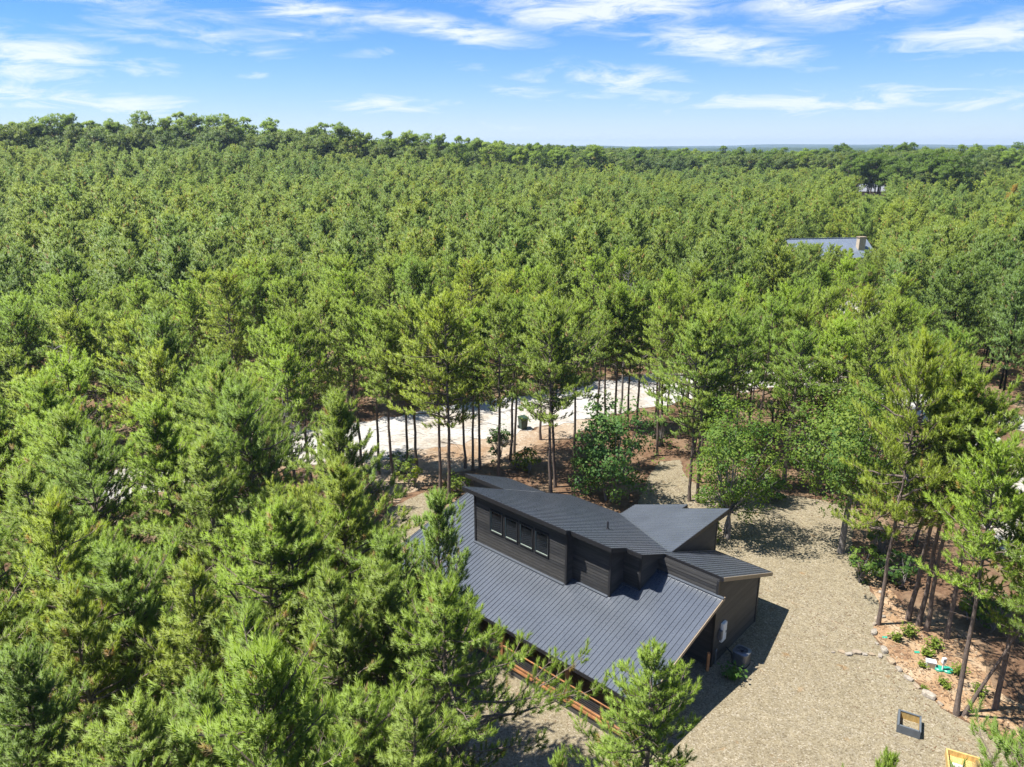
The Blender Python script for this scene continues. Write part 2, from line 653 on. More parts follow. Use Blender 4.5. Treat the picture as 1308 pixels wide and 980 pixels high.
def ragged(poly, step, amp, seed):
    rnd = random.Random(seed)
    out = []
    n = len(poly)
    for i in range(n):
        p, q = Vector(poly[i]), Vector(poly[(i + 1) % n])
        m = max(1, int((q - p).length / step))
        d = (q - p).normalized()
        s = Vector((-d.y, d.x))
        for j in range(m):
            o = p.lerp(q, j / m)
            out.append(o + s * rnd.uniform(-amp, amp))
    return out


def inside(poly, X, Y):
    X, Y = np.asarray(X, float), np.asarray(Y, float)
    c = np.zeros(X.shape, bool)
    n = len(poly)
    for i in range(n):
        x0, y0 = poly[i][0], poly[i][1]
        x1, y1 = poly[(i + 1) % n][0], poly[(i + 1) % n][1]
        t = ((y0 > Y) != (y1 > Y)) & (X < (x1 - x0) * (Y - y0) / (y1 - y0 + 1e-12) + x0)
        c ^= t
    return c


def sheet(name, poly, mat, lift, cell=0.8, amp=0.12, step=0.4, seed=1):
    """A thin sheet lying on the ground inside a ragged outline."""
    edge = ragged(poly, step, amp, seed)
    xs = [p[0] for p in edge]
    ys = [p[1] for p in edge]
    gx, gy = np.meshgrid(np.arange(min(xs), max(xs), cell), np.arange(min(ys), max(ys), cell))
    gx, gy = gx.ravel(), gy.ravel()
    k = inside(edge, gx, gy)
    pts = [Vector(p) for p in edge] + [Vector((a, b)) for a, b in zip(gx[k], gy[k])]
    n = len(edge)
    vs, es, fs, *_ = delaunay_2d_cdt(pts, [(i, (i + 1) % n) for i in range(n)], [], 1, 1e-4)
    P_ = np.array([(p[0], p[1]) for p in vs])
    V = np.column_stack([P_, gz(P_[:, 0], P_[:, 1]) + lift])
    T = np.array([f for f in fs if len(f) == 3])
    # faces upward
    a, b, c = V[T[:, 0]], V[T[:, 1]], V[T[:, 2]]
    up = np.cross(b - a, c - a)[:, 2] > 0
    T[~up] = T[~up][:, ::-1]
    o = link_mesh(name, mesh_np(name, V, T, [mat], smooth_=True))
    return tag(o, kind='structure')


def px(pts):
    return [at(u, v, 0) for u, v in pts]


STONE_LINE = px([(1092, 722), (1108, 750), (1122, 768), (1125, 785), (1117, 802), (1117, 812), (1128, 829), (1139, 843), (1150, 856), (1163, 867), (1178, 880), (1190, 893), (1204, 906), (1222, 917), (1248, 929), (1268, 942), (1310, 965)])
YARD = STONE_LINE + px([(1420, 1010), (1420, 1300), (500, 1300), (560, 1000), (540, 860), (470, 740), (470, 690), (498, 650), (540, 630), (566, 648)]) + \
    [hw(-12, 4.2)[:2], hw(-9, 6.6)[:2]] + px([(815, 640), (828, 612), (842, 590), (868, 588), (876, 610), (905, 628), (990, 630), (1050, 640), (1098, 652), (1088, 690)])
BANK = px([(1098, 722), (1112, 750), (1124, 768), (1127, 785), (1119, 802), (1119, 812), (1130, 829), (1141, 843), (1152, 856), (1165, 867), (1180, 880), (1192, 893), (1206, 906), (1224, 916), (1250, 928), (1310, 950), (1310, 905), (1270, 880), (1255, 850), (1245, 815), (1215, 800), (1180, 790), (1150, 770), (1130, 745)])


def strip(pts, w):
    """Outline of a road along the polyline pts."""
    L_, R_ = [], []
    for i, p in enumerate(pts):
        p = Vector(p)
        d = (Vector(pts[min(i + 1, len(pts) - 1)]) - Vector(pts[max(i - 1, 0)])).normalized()
        s = Vector((-d.y, d.x))
        ww = w[i] if isinstance(w, (list, tuple)) else w
        L_.append(tuple(p + s * ww / 2))
        R_.append(tuple(p - s * ww / 2))
    return L_ + R_[::-1]


ROAD = px([(-120, 690), (60, 640), (200, 604), (345, 574), (465, 563), (600, 537), (700, 521), (790, 504), (870, 492), (960, 484), (1060, 486), (1160, 507), (1230, 548), (1268, 610), (1330, 720)])
ROAD_W = [5, 5, 5.5, 6.5, 8.5, 9, 8.5, 8.5, 8.5, 6.5, 5.5, 5, 4.5, 4, 4]
LANE = px([(1150, 500), (1215, 520), (1270, 534), (1330, 546), (1500, 575)])
DRIVE = px([(1050, 484), (1085, 440), (1096, 412), (1103, 395), (1106, 388)])
VERGE = px([(395, 588), (500, 580), (640, 556), (720, 540), (760, 535), (760, 548), (700, 566), (650, 580), (600, 598), (540, 620), (510, 640), (492, 640), (480, 612), (440, 606)])

build_ground()
sheet('bare_earth', VERGE, M['verge'], 0.012, 0.9, 0.45, 0.7, 3)
road_poly = strip(ROAD, ROAD_W)
sheet('gravel_road', road_poly, M['road'], 0.03, 1.2, 0.5, 0.7, 4)
sheet('gravel_lane', strip(LANE, 4.2), M['road'], 0.036, 1.2, 0.2, 0.8, 5)
sheet('gravel_drive', strip(DRIVE, [5, 6, 7, 7, 5]), M['road'], 0.042, 1.4, 0.3, 0.9, 6)
sheet('dirt_bank', BANK, M['dirt'], 0.015, 0.6, 0.15, 0.5, 7)
sheet('gravel_yard', YARD, M['gravel'], 0.024, 0.7, 0.10, 0.35, 8)


def build_hills():
    rnd = np.random.default_rng(5)
    for k, (dist, base, amp) in enumerate([(2600, 18, 6), (4200, 27, 8), (6200, 36, 13)]):
        n = 160
        az = np.linspace(-1.35, 1.35, n)
        prof = base + amp * (0.5 * np.sin(az * 7 + k * 2.1) + 0.35 * np.sin(az * 17 + k) + 0.15 * np.sin(az * 43 + k * 3))
        rows = []
        for f, h in ((0.90, -30.0), (0.95, 0.55), (0.985, 0.9), (1.0, 1.0), (1.05, 0.8), (1.15, 0.0)):
            d = dist * f
            z = np.full(n, -30.0) if h < 0 or h == 0 else prof * h + rnd.normal(0, 0.7, n)
            rows.append(np.column_stack([d * np.sin(az), d * np.cos(az), z]))
        V = np.vstack(rows)
        i = np.arange(n - 1)
        F = np.vstack([np.column_stack([r * n + i, r * n + i + 1, (r + 1) * n + i + 1, (r + 1) * n + i]) for r in range(5)])
        tag(link_mesh('hills', mesh_np('hills', V, F, [M['hills']], smooth_=True)), kind='structure')


build_hills()

# ------------------------------------------------------------------ the house
S_MAIN, Z_MAIN = 0.42, 4.80
S_PORCH, Z_PORCH = 0.25, 3.88
S_WING, Z_WING, A_WING = 0.35, 4.33, -3.06


def z_main(a, b):
    return Z_MAIN - S_MAIN * b


def z_porch(a, b):
    return Z_PORCH + S_PORCH * b


def z_wing(a, b):
    return Z_WING + S_WING * (a - A_WING)


def clip_half(poly, n, d):
    """keep the part of a 2D polygon with n.p <= d"""
    out = []
    for i in range(len(poly)):
        p, q = poly[i], poly[(i + 1) % len(poly)]
        dp, dq = n[0] * p[0] + n[1] * p[1] - d, n[0] * q[0] + n[1] * q[1] - d
        if dp <= 0:
            out.append(p)
        if (dp < 0 < dq) or (dq < 0 < dp):
            t = dp / (dp - dq)
            out.append((p[0] + t * (q[0] - p[0]), p[1] + t * (q[1] - p[1])))
    return out


def roof_part(name, spans, zf, ab, parent, mat, pitch=0.235, thick=0.17, rib=0.030, trim=True):
    """Ribbed metal roof. spans: [(s0, s1, lo0, lo1, hi0, hi1)], s across the ribs and t along them;
    ab(s, t) gives house coordinates. A soffit slab under it follows the same outline."""
    m = MB()
    slab = MB()
    s_all0, s_all1 = min(q[0] for q in spans), max(q[1] for q in spans)

    def P_(s, t, dz):
        a, b = ab(s, t)
        return hw(a, b, zf(a, b) + dz)
    prof = [(0.0, 0.0), (0.012, rib), (0.036, rib), (0.048, 0.0)]
    cuts = []
    k = 0
    while s_all0 + k * pitch < s_all1 + pitch:
        for o, h in prof:
            cuts.append((s_all0 + 0.06 + k * pitch + o, h))
        k += 1

    def height(s):
        for i in range(len(cuts) - 1):
            if cuts[i][0] <= s <= cuts[i + 1][0]:
                f = (s - cuts[i][0]) / (cuts[i + 1][0] - cuts[i][0])
                return cuts[i][1] * (1 - f) + cuts[i + 1][1] * f
        return 0.0
    for s0, s1, lo0, lo1, hi0, hi1 in spans:
        ss = [s0] + [c[0] for c in cuts if s0 + 1e-4 < c[0] < s1 - 1e-4] + [s1]

        def ln(a, b, s):
            return a + (b - a) * (s - s0) / (s1 - s0)
        for p, q in zip(ss[:-1], ss[1:]):
            hp, hq = height(p), height(q)
            m.poly([P_(p, ln(lo0, lo1, p), hp), P_(q, ln(lo0, lo1, q), hq), P_(q, ln(hi0, hi1, q), hq), P_(p, ln(hi0, hi1, p), hp)])
        pts = [(s0, lo0), (s1, lo1), (s1, hi1), (s0, hi0)]
        slab.hexa([P_(s, t, -thick) for s, t in pts] + [P_(s, t, -0.006) for s, t in pts])
    me = bpy.data.meshes.new(name)
    me.from_pydata(m.v, [], m.f)
    bm = bmesh.new()
    bm.from_mesh(me)
    bmesh.ops.remove_doubles(bm, verts=bm.verts, dist=1e-4)
    bmesh.ops.recalc_face_normals(bm, faces=bm.faces)
    up = sum(f.normal.z * f.calc_area() for f in bm.faces)
    if up < 0:
        bmesh.ops.reverse_faces(bm, faces=bm.faces)
    bm.to_mesh(me)
    bm.free()
    me.materials.append(mat)
    o = link_mesh(name, me, parent)
    slab.build('soffit', M['trim'], o)
    return o


def edge_trim(parent, zf, pts, mat=None, drop=0.21, thick=0.035, lift=0.012):
    """fascia boards along a line of house points lying on a roof plane"""
    for (a0, b0), (a1, b1) in zip(pts[:-1], pts[1:]):
        m = MB()
        d = Vector((a1 - a0, b1 - b0)).normalized()
        n = Vector((d.y, -d.x)) * thick
        q = []
        for dz in (-drop, lift):
            q.append([hw(a0, b0, zf(a0, b0) + dz), hw(a1, b1, zf(a1, b1) + dz), hw(a1 + n.x, b1 + n.y, zf(a1, b1) + dz), hw(a0 + n.x, b0 + n.y, zf(a0, b0) + dz)])
        m.hexa(q[0] + q[1])
        m.build('fascia', mat or M['trim'], parent)


def wall_part(name, p0, p1, zb, zt, out_n, parent, holes=(), planks=True, pitch=0.165):
    """A wall from house point p0 to p1. zb, zt: functions of the fraction along it (bottom, top; linear).
    out_n: outward normal in house coordinates. Planks are single boards nailed on a dark sheathing."""
    (a0, b0), (a1, b1) = p0, p1
    Lw = math.hypot(a1 - a0, b1 - b0)
    n = Vector(out_n)

    def W_(s, z, off):
        f = s / Lw
        return hw(a0 + (a1 - a0) * f + n.x * off, b0 + (b1 - b0) * f + n.y * off, z)
    core = MB()
    core.hexa([W_(0, zb(0), -0.12), W_(Lw, zb(1), -0.12), W_(Lw, zb(1), 0), W_(0, zb(0), 0),
               W_(0, zt(0), -0.12), W_(Lw, zt(1), -0.12), W_(Lw, zt(1), 0), W_(0, zt(0), 0)])
    wall = core.build(name, M['backing'], parent)
    if not planks:
        wall.data.materials[0] = M['plank']
        return wall
    outline = [(0, zb(0)), (Lw, zb(1)), (Lw, zt(1)), (0, zt(0))]
    zlo, zhi = min(zb(0), zb(1)), max(zt(0), zt(1))
    k = math.floor(zlo / pitch)
    while k * pitch < zhi:
        z0, z1 = k * pitch + 0.008, (k + 1) * pitch - 0.008
        k += 1
        pieces = [clip_half(clip_half(outline, (0, -1), -z0), (0, 1), z1)]
        for h0, h1, g0, g1 in holes:
            nxt = []
            for pc in pieces:
                if z1 <= g0 or z0 >= g1:
                    nxt.append(pc)
                    continue
                nxt.append(clip_half(pc, (1, 0), h0))
                nxt.append(clip_half(pc, (-1, 0), -h1))
            pieces = nxt
        for pc in pieces:
            if len(pc) < 3:
                continue
            xs = [p[0] for p in pc]
            if max(xs) - min(xs) < 0.03:
                continue
            m = MB()

            def lap(z):
                return 0.026 - 0.014 * (z - z0) / (z1 - z0)
            nn = len(pc)
            back = [W_(s, z, 0.001) for s, z in pc]
            front = [W_(s, z, lap(z)) for s, z in pc]
            m.v = [tuple(q) for q in back + front]
            m.f = [tuple(range(nn - 1, -1, -1)), tuple(range(nn, 2 * nn))] + [(i, (i + 1) % nn, nn + (i + 1) % nn, nn + i) for i in range(nn)]
            m.build('plank', M['plank'], wall)
    return wall


def corner_post(p, z0, z1, parent, w=0.11, name='corner_board'):
    m = MB()
    a, b = p
    q = [(a - w / 2, b - w / 2), (a + w / 2, b - w / 2), (a + w / 2, b + w / 2), (a - w / 2, b + w / 2)]
    m.hexa([hw(x, y, z0) for x, y in q] + [hw(x, y, z1) for x, y in q])
    m.build(name, M['trim'], parent)


def build_house():
    H_ = empty('house', hw(0, 0, 0))
    H_.location = (0, 0, 0)
    tag(H_, 'black board-clad house with stepped dark metal roofs in the gravel clearing', 'house')
    ab = lambda s, t: (s, t)            # ribs run along b
    ba = lambda s, t: (t, s)            # ribs run along a
    # --- roofs
    B2 = 5.95
    vs = (6.05 - 0.95) / (9.3 - 3.05)
    main = roof_part('main_roof', [
        (-13.0, -9.3, -3.25, -3.25, B2, 6.05), (-9.3, -6.08, -3.25, -3.25, 6.05, .95 + vs * 3.03), (-6.08, -3.74, -2.98, -2.98, .95 + vs * 3.03, .95 + vs * .69),
        (-3.74, -3.05, -1.82, -1.82, .95 + vs * .69, .95), (-3.05, -2.88, -1.82, -1.82, .95, .95)], z_main, ab, H_, M['roof'])
    edge_trim(main, z_main, [(-13.0, 0.0), (-13.0, -3.25), (-6.08, -3.25), (-6.08, -2.98), (-3.74, -2.98), (-3.74, -1.82), (-2.88, -1.82), (-2.88, 0.22)])
    edge_trim(main, z_main, [(-9.4, 6.05), (-13.0, B2), (-13.0, 3.6)])
    left = roof_part('side_roof', [(-16.15, -13.04, 0.02, 0.02, 3.6, 3.6)], z_main, ab, H_, M['roof'])
    edge_trim(left, z_main, [(-13.04, 3.6), (-16.15, 3.6), (-16.15, 0.02), (-13.04, 0.02)])
    right = roof_part('end_roof', [(-3.15, -2.84, 0.95, 0.95, 5.95, 5.95), (-2.84, 0.12, 0.22, 0.22, 5.95, 5.97)], z_main, ab, H_, M['roof'])
    edge_trim(right, z_main, [(-2.84, 0.22), (0.12, 0.22)])
    edge_trim(right, z_main, [(0.12, 0.22), (0.12, 5.97)], M['soffit'], drop=0.19)
    edge_trim(right, z_main, [(0.12, 5.97), (-3.15, 5.95)])
    wing = roof_part('wing_roof', [(0.95, 6.05, -3.06, -9.3, -3.06, -3.06), (6.05, 7.2, -9.42, -9.42, -3.06, -3.06), (7.2, 7.85, -9.42, -9.42, -5.9, -5.9)], z_wing, ba, H_, M['roof'])
    edge_trim(wing, z_wing, [(-3.06, 0.95), (-3.06, 7.2), (-5.9, 7.2), (-5.9, 7.85), (-9.42, 7.85), (-9.42, 6.1)])
    # valley flashing
    m = MB()
    p, q = (-3.05, 0.95), (-9.3, 6.05)
    m.bar(hw(*p, z_main(*p) + 0.02), hw(*q, z_main(*q) + 0.02), 0.10, 0.03)
    m.build('valley_flashing', M['roof'], main)
    # vent pipe
    m = MB()
    c = hw(-6.4, 0.55, 0)
    z = z_main(-6.4, 0.55)
    m.tube([c + Vector((0, 0, z - 0.1)), c + Vector((0, 0, z + 0.42))], 0.05, 10)
    m.tube([c + Vector((0, 0, z - 0.05)), c + Vector((0, 0, z + 0.08))], [0.13, 0.06], 10)
    m.build('vent_pipe', M['trim'], main)
    # porch roof: follows the stepped wall
    EB = -6.55
    porch = roof_part('porch_roof', [
        (-15.75, -12.32, EB, EB, -0.02, -0.02), (-12.32, -6.30, EB, EB, -3.03, -3.03), (-6.30, -4.10, EB, EB, -2.58, -2.58),
        (-4.10, -3.12, EB, EB, -1.53, -1.53), (-3.12, 0.33, EB, EB, -0.03, -0.03)], z_porch, ab, H_, M['roof'], thick=0.14)
    edge_trim(porch, z_porch, [(-15.75, 0.0), (-15.75, EB), (0.33, EB)], drop=0.16)
    edge_trim(porch, z_porch, [(0.33, EB), (0.33, 0.05)], M['soffit'], drop=0.15)
    m = MB()
    for p, q in [((-3.12, -0.09), (0.36, -0.09)), ((-4.10, -1.60), (-3.12, -1.60)), ((-6.3, -2.65), (-4.10, -2.65)), ((-12.32, -3.10), (-6.30, -3.10))]:
        m.bar(hw(*p, z_porch(*p) + 0.035), hw(*q, z_porch(*q) + 0.035), 0.14, 0.05)
    m.build('wall_flashing', M['roof'], porch)
    # --- walls
    under = lambda b: z_main(0, b) - 0.18
    wz = lambda *zz: (lambda f: zz[0] + (zz[-1] - zz[0]) * f)
    w0 = wall_part('clerestory_wall', (-12.3, -3.0), (-6.25, -3.0), wz(0), wz(under(-3.0)), (0, -1), H_,
                   holes=[(x - 0.06, x + 0.86, 4.14, 5.38) for x in (1.12, 2.14, 3.14, 4.14)])
    wall_part('clerestory_side_wall', (-6.22, -3.0), (-6.22, -2.55), wz(2.6), wz(under(-3.0), under(-2.55)), (1, 0), H_)
    wall_part('stepped_wall', (-6.2, -2.55), (-4.06, -2.55), wz(0), wz(under(-2.55)), (0, -1), H_)
    wall_part('stepped_side_wall', (-4.05, -2.55), (-4.05, -1.5), wz(2.8), wz(under(-2.55), under(-1.5)), (1, 0), H_)
    wall_part('stepped_wall', (-4.05, -1.5), (-3.12, -1.5), wz(0), wz(under(-1.5)), (0, -1), H_)
    wall_part('stepped_side_wall', (-3.10, -1.5), (-3.10, 0.0), wz(2.8), wz(under(-1.5), under(0)), (1, 0), H_)
    wall_part('front_wall', (-3.10, 0.0), (0.0, 0.0), wz(0), wz(under(0)), (0, -1), H_)
    wall_part('end_wall', (0.0, 0.0), (0.0, 4.6), wz(-0.1), wz(under(0), under(4.6)), (1, 0), H_)
    wall_part('wing_wall', (-3.26, 0.9), (-3.26, 6.28), wz(0.0), wz(z_wing(-3.26, 0) - 0.18), (1, 0), H_)
    for nm, p, q, t0, t1, nn in [('back_wall', (-3.3, 4.6), (0.0, 4.6), under(4.6), under(4.6), (0, 1)),
                                 ('back_wall', (-9.2, 6.28), (-3.26, 6.28), z_wing(-9.2, 0) - 0.2, z_wing(-3.26, 0) - 0.2, (0, 1)),
                                 ('back_wall', (-12.4, 5.3), (-9.2, 5.3), under(5.3), under(5.3), (0, 1)),
                                 ('side_wall', (-15.6, 0.2), (-15.6, 3.0), under(0.2), under(3.0), (-1, 0)),
                                 ('back_wall', (-15.6, 3.0), (-12.4, 3.0), under(3.0), under(3.0), (0, 1)),
                                 ('front_wall', (-15.6, 0.15), (-12.3, 0.15), under(0.15), under(0.15), (0, -1)),
                                 ('side_wall', (-12.4, -3.0), (-12.4, 5.3), under(-3.0), under(5.3), (-1, 0))]:
        wall_part(nm, p, q, wz(-0.1), wz(t0, t1), nn, H_, planks=False)
    for p, z0, z1 in [((-6.24, -3.0), 2.9, under(-3.0)), ((-12.3, -3.0), 2.9, under(-3.0)), ((-4.06, -2.55), 3.0, under(-2.55)), ((-3.11, -1.5), 3.2, under(-1.5)), ((0.0, 0.0), -0.1, under(0) - .02), ((0.0, 4.6), -0.1, under(4.6) - .02), ((-3.27, 6.28), -0.1, z_wing(-3.27, 0) - .2)]:
        corner_post(p, z0, z1, H_)
    # --- four windows of the clerestory
    for x in (1.12, 2.14, 3.14, 4.14):
        a0, a1 = -12.3 + x, -12.3 + x + 0.80
        z0, z1 = 4.20, 5.32
        w = MB()
        for lo, hi in (((a0 - .05, -3.065, z0 - .05), (a0, -2.98, z1 + .05)), ((a1, -3.065, z0 - .05), (a1 + .05, -2.98, z1 + .05)),
                       ((a0, -3.063, z1), (a1, -2.98, z1 + .05)), ((a0, -3.063, z0 - .05), (a1, -2.98, z0))):
            w.hexa([hw(x_, y_, lo[2]) for x_, y_ in ((lo[0], lo[1]), (hi[0], lo[1]), (hi[0], hi[1]), (lo[0], hi[1]))] +
                   [hw(x_, y_, hi[2]) for x_, y_ in ((lo[0], lo[1]), (hi[0], lo[1]), (hi[0], hi[1]), (lo[0], hi[1]))])
        win = w.build('window', M['trim'], H_)
        f = MB()
        e = 0.030
        for lo, hi in (((a0, -3.03, z0), (a0 + e, -2.985, z1)), ((a1 - e, -3.03, z0), (a1, -2.985, z1)), ((a0 + e, -3.028, z0), (a1 - e, -2.985, z0 + e)), ((a0 + e, -3.028, z1 - e), (a1 - e, -2.985, z1))):
            f.hexa([hw(x_, y_, lo[2]) for x_, y_ in ((lo[0], lo[1]), (hi[0], lo[1]), (hi[0], hi[1]), (lo[0], hi[1]))] +
                   [hw(x_, y_, hi[2]) for x_, y_ in ((lo[0], lo[1]), (hi[0], lo[1]), (hi[0], hi[1]), (lo[0], hi[1]))])
        f.build('window_frame', M['frame_green'], win)
        m = MB()
        m.poly([hw(a0 + e, -3.006, z0 + e), hw(a1 - e, -3.006, z0 + e), hw(a1 - e, -3.006, z1 - e), hw(a0 + e, -3.006, z1 - e)])
        m.build('pane', M['glass'], win)
    # --- porch: deck, skirt, posts, rails and cables
    DZ, DB = 0.02, -6.16
    deck = MB()
    q = [(-15.4, -6.1), (0.1, -6.1), (0.1, -0.05), (-15.4, -0.05)]
    deck.hexa([hw(x, y, DZ - .26) for x, y in q] + [hw(x, y, DZ - .04) for x, y in q])
    dk = deck.build('porch_deck', M['backing'], H_)
    k = 0
    while -6.2 + k * 0.15 < -3.2:
        b0 = -6.2 + k * 0.15
        m = MB()
        q = [(-15.4, b0), (0.1, b0), (0.1, b0 + 0.138), (-15.4, b0 + 0.138)]
        m.hexa([hw(x, y, DZ - .035) for x, y in q] + [hw(x, y, DZ) for x, y in q])
        m.build('deck_board', M['cedar'], dk)
        k += 1
    sk = MB()
    q = [(-15.4, -6.12), (0.1, -6.12), (0.1, -6.06), (-15.4, -6.06)]
    sk.hexa([hw(x, y, -0.62) for x, y in q] + [hw(x, y, DZ - .045) for x, y in q])
    so = sk.build('porch_skirt', M['backing'], H_)
    for i in range(3):
        m = MB()
        z0 = -0.62 + i * 0.165
        q = [(-15.4, -6.155 - .008 * (2 - i)), (0.1, -6.155 - .008 * (2 - i)), (0.1, -6.122), (-15.4, -6.122)]
        m.hexa([hw(x, y, z0) for x, y in q] + [hw(x, y, z0 + .15) for x, y in q])
        m.build('plank', M['plank'], so)
    m = MB()
    m.bar(hw(-15.4, -6.19, -0.06), hw(0.12, -6.19, -0.06), 0.05, 0.10)
    m.build('deck_rim', M['cedar'], H_)
    posts = [-15.3, -11.4, -7.45, -3.62, 0.03]
    for a in posts:
        m = MB()
        c = hw(a, DB, 0)
        zt = z_porch(a, DB) - .14
        q = [(a - .075, DB - .075), (a + .075, DB - .075), (a + .075, DB + .075), (a - .075, DB + .075)]
        m.hexa([hw(x, y, DZ) for x, y in q] + [hw(x, y, zt) for x, y in q])
        m.build('porch_post', M['cedar'], H_)
    m = MB()
    m.bar(hw(-15.4, DB, 2.32 - .22), hw(0.2, DB, 2.32 - .22), 0.12, 0.16)
    m.build('porch_beam', M['trim'], H_)

    def bay(p, q):
        (a0, b0), (a1, b1) = p, q
        r = MB()
        r.bar(hw(a0, b0, DZ + .88), hw(a1, b1, DZ + .88), 0.13, 0.045)
        r = r.build('railing', M['cedar'], H_)
        m = MB()
        m.bar(hw(a0, b0, DZ + .10), hw(a1, b1, DZ + .10), 0.05, 0.08)
        m.build('bottom_rail', M['cedar'], r)
        for f in (0.02, 0.5, 0.98):
            x, y = a0 + (a1 - a0) * f, b0 + (b1 - b0) * f
            m = MB()
            m.bar(hw(x, y, DZ + .14), hw(x, y, DZ + .857), 0.07, 0.07)
            m.build('baluster', M['cedar'], r)
        for i in range(6):
            z = DZ + .22 + i * .105
            m = MB()
            m.tube([hw(a0, b0, z), hw(a1, b1, z)], 0.008, 5)
            m.build('cable', M['cable'], r)
    for a0, a1 in zip(posts[:-1], posts[1:]):
        bay((a0 + .08, DB), (a1 - .08, DB))
    bay((0.03, DB + .08), (0.03, -3.2))
    m = MB()
    m.bar(hw(0.03, -0.35, -0.05), hw(0.03, -0.35, 1.0), 0.12, 0.12)
    m.build('gate_post', M['cedar'], H_)
    return H_


house = build_house()


# ------------------------------------------------------------------ things by the house
def build_panel():
    e = empty('electrical_panel', hw(0.03, 1.02, 0.9))
    e.location = (0, 0, 0)
    tag(e, 'white electrical box fixed to the black end wall above the air conditioner', 'electrical panel')

    def box(name, a, b, z, mat, bev=0.01):
        m = MB()
        q = [(a[0], b[0]), (a[1], b[0]), (a[1], b[1]), (a[0], b[1])]
        m.hexa([hw(x, y, z[0]) for x, y in q] + [hw(x, y, z[1]) for x, y in q])
        return m.build(name, mat, e, bev)
    box('box', (0.03, 0.15), (0.62, 1.02), (1.05, 2.05), M['white'])
    box('door', (0.152, 0.175), (0.64, 1.0), (1.08, 2.02), M['white'])
    box('latch', (0.176, 0.19), (0.9, 0.94), (1.48, 1.60), M['dark_metal'], 0.003)
    box('meter_socket', (0.03, 0.19), (0.42, 0.60), (1.30, 1.75), M['grey_metal'])
    m = MB()
    m.tube([hw(0.06, 0.35, -0.1), hw(0.06, 0.35, 0.72), hw(0.06, 0.42, 0.82)], 0.035, 8)
    c = tag(m.build('conduit_pipe', M['grey_metal']), 'grey upright conduit stub against the black wall below the white box', 'pipe')


def build_ac():
    c = at(946, 848, 0)
    e = empty('air_conditioner', (c[0], c[1], g(*c)))
    tag(e, 'round-cornered grey outdoor air conditioner standing on gravel beside the black end wall', 'air conditioner')

    def ring(w, z, n=10, rad=0.2):
        out = []
        h = w / 2
        for cx, cy, a0 in ((h - rad, h - rad, 0), (-h + rad, h - rad, 90), (-h + rad, -h + rad, 180), (h - rad, -h + rad, 270)):
            for k in range(n // 2):
                a = R(a0 + 90 * k / (n // 2 - 1))
                out.append((cx + rad * math.cos(a), cy + rad * math.sin(a), z))
        return out
    e.rotation_euler = (0, 0, -HEAD)

    def loft(name, rows, mat, cap=True):
        m = MB()
        n = len(rows[0])
        for r in rows:
            m.v += r
        for i in range(len(rows) - 1):
            for k in range(n):
                m.f.append((i * n + k, i * n + (k + 1) % n, (i + 1) * n + (k + 1) % n, (i + 1) * n + k))
        if cap:
            m.f.append(tuple(reversed(range(n))))
            m.f.append(tuple((len(rows) - 1) * n + k for k in range(n)))
        return m.build(name, mat, e)
    loft('pad', [ring(0.9, -0.02, rad=.05), ring(0.9, 0.05, rad=.05)], M['soffit'])
    loft('base_pan', [ring(0.74, 0.05), ring(0.74, 0.11)], M['dark_metal'])
    body = loft('cabinet', [ring(0.70, 0.112), ring(0.70, 0.70)], M['grey_metal'])
    for k in range(22):                         # louvre fins on the sides
        z = 0.15 + k * 0.0245
        loft('louvre', [ring(0.713, z), ring(0.713, z + 0.010)], M['grey_metal'], False).parent = body
    m = MB()
    rows = [ring(0.74, 0.70), ring(0.74, 0.745)]
    n = len(rows[0])
    hole = [(0.27 * math.cos(math.atan2(p[1], p[0])), 0.27 * math.sin(math.atan2(p[1], p[0])), 0.77) for p in rows[1]]
    hole2 = [(p[0] * .98, p[1] * .98, 0.60) for p in hole]
    for r in rows + [hole, hole2]:
        m.v += r
    for i in range(3):
        for k in range(n):
            m.f.append((i * n + k, i * n + (k + 1) % n, (i + 1) * n + (k + 1) % n, (i + 1) * n + k))
    m.f.append(tuple(3 * n + k for k in range(n)))
    top = m.build('top_cover', M['grey_metal'], e)
    m = MB()
    m.tube([(0, 0, 0.63), (0, 0, 0.72)], 0.075, 12)
    m.build('fan_hub', M['dark_metal'], e)
    for k in range(3):
        a = R(120 * k + 20)
        m = MB()
        ca, sa = math.cos(a), math.sin(a)
        p = [(0.06, -0.04, 0.66), (0.25, -0.09, 0.64), (0.25, 0.09, 0.70), (0.06, 0.04, 0.69)]
        m.hexa([(x * ca - y * sa, x * sa + y * ca, z) for x, y, z in p] + [(x * ca - y * sa, x * sa + y * ca, z + .008) for x, y, z in p])
        m.build('fan_blade', M['dark_metal'], e)
    for k in range(4):
        rr = 0.07 + k * 0.06
        m = MB()
        m.tube([(rr * math.cos(R(t)), rr * math.sin(R(t)), 0.765) for t in range(0, 361, 20)], 0.006, 4, False)
        m.build('guard_ring', M['dark_metal'], e)
    for k in range(6):
        a = R(60 * k)
        m = MB()
        m.bar((0.05 * math.cos(a), 0.05 * math.sin(a), 0.772), (0.29 * math.cos(a), 0.29 * math.sin(a), 0.772), 0.008, 0.008)
        m.build('guard_bar', M['dark_metal'], e)
    # coolant lines to the wall
    m = MB()
    p = Vector((c[0], c[1], 0))
    w = hw(0.03, 1.45, 0.30)
    m.tube([p + Vector((-0.28, -0.05, 0.25)), p + Vector((-0.42, -0.10, 0.12)), p.lerp(w, .6) + Vector((0, 0, .02)), w], 0.03, 8)
    tag(m.build('coolant_hose', M['dark_metal']), 'dark hose running from the air conditioner to the black wall', 'hose')


build_panel()
build_ac()


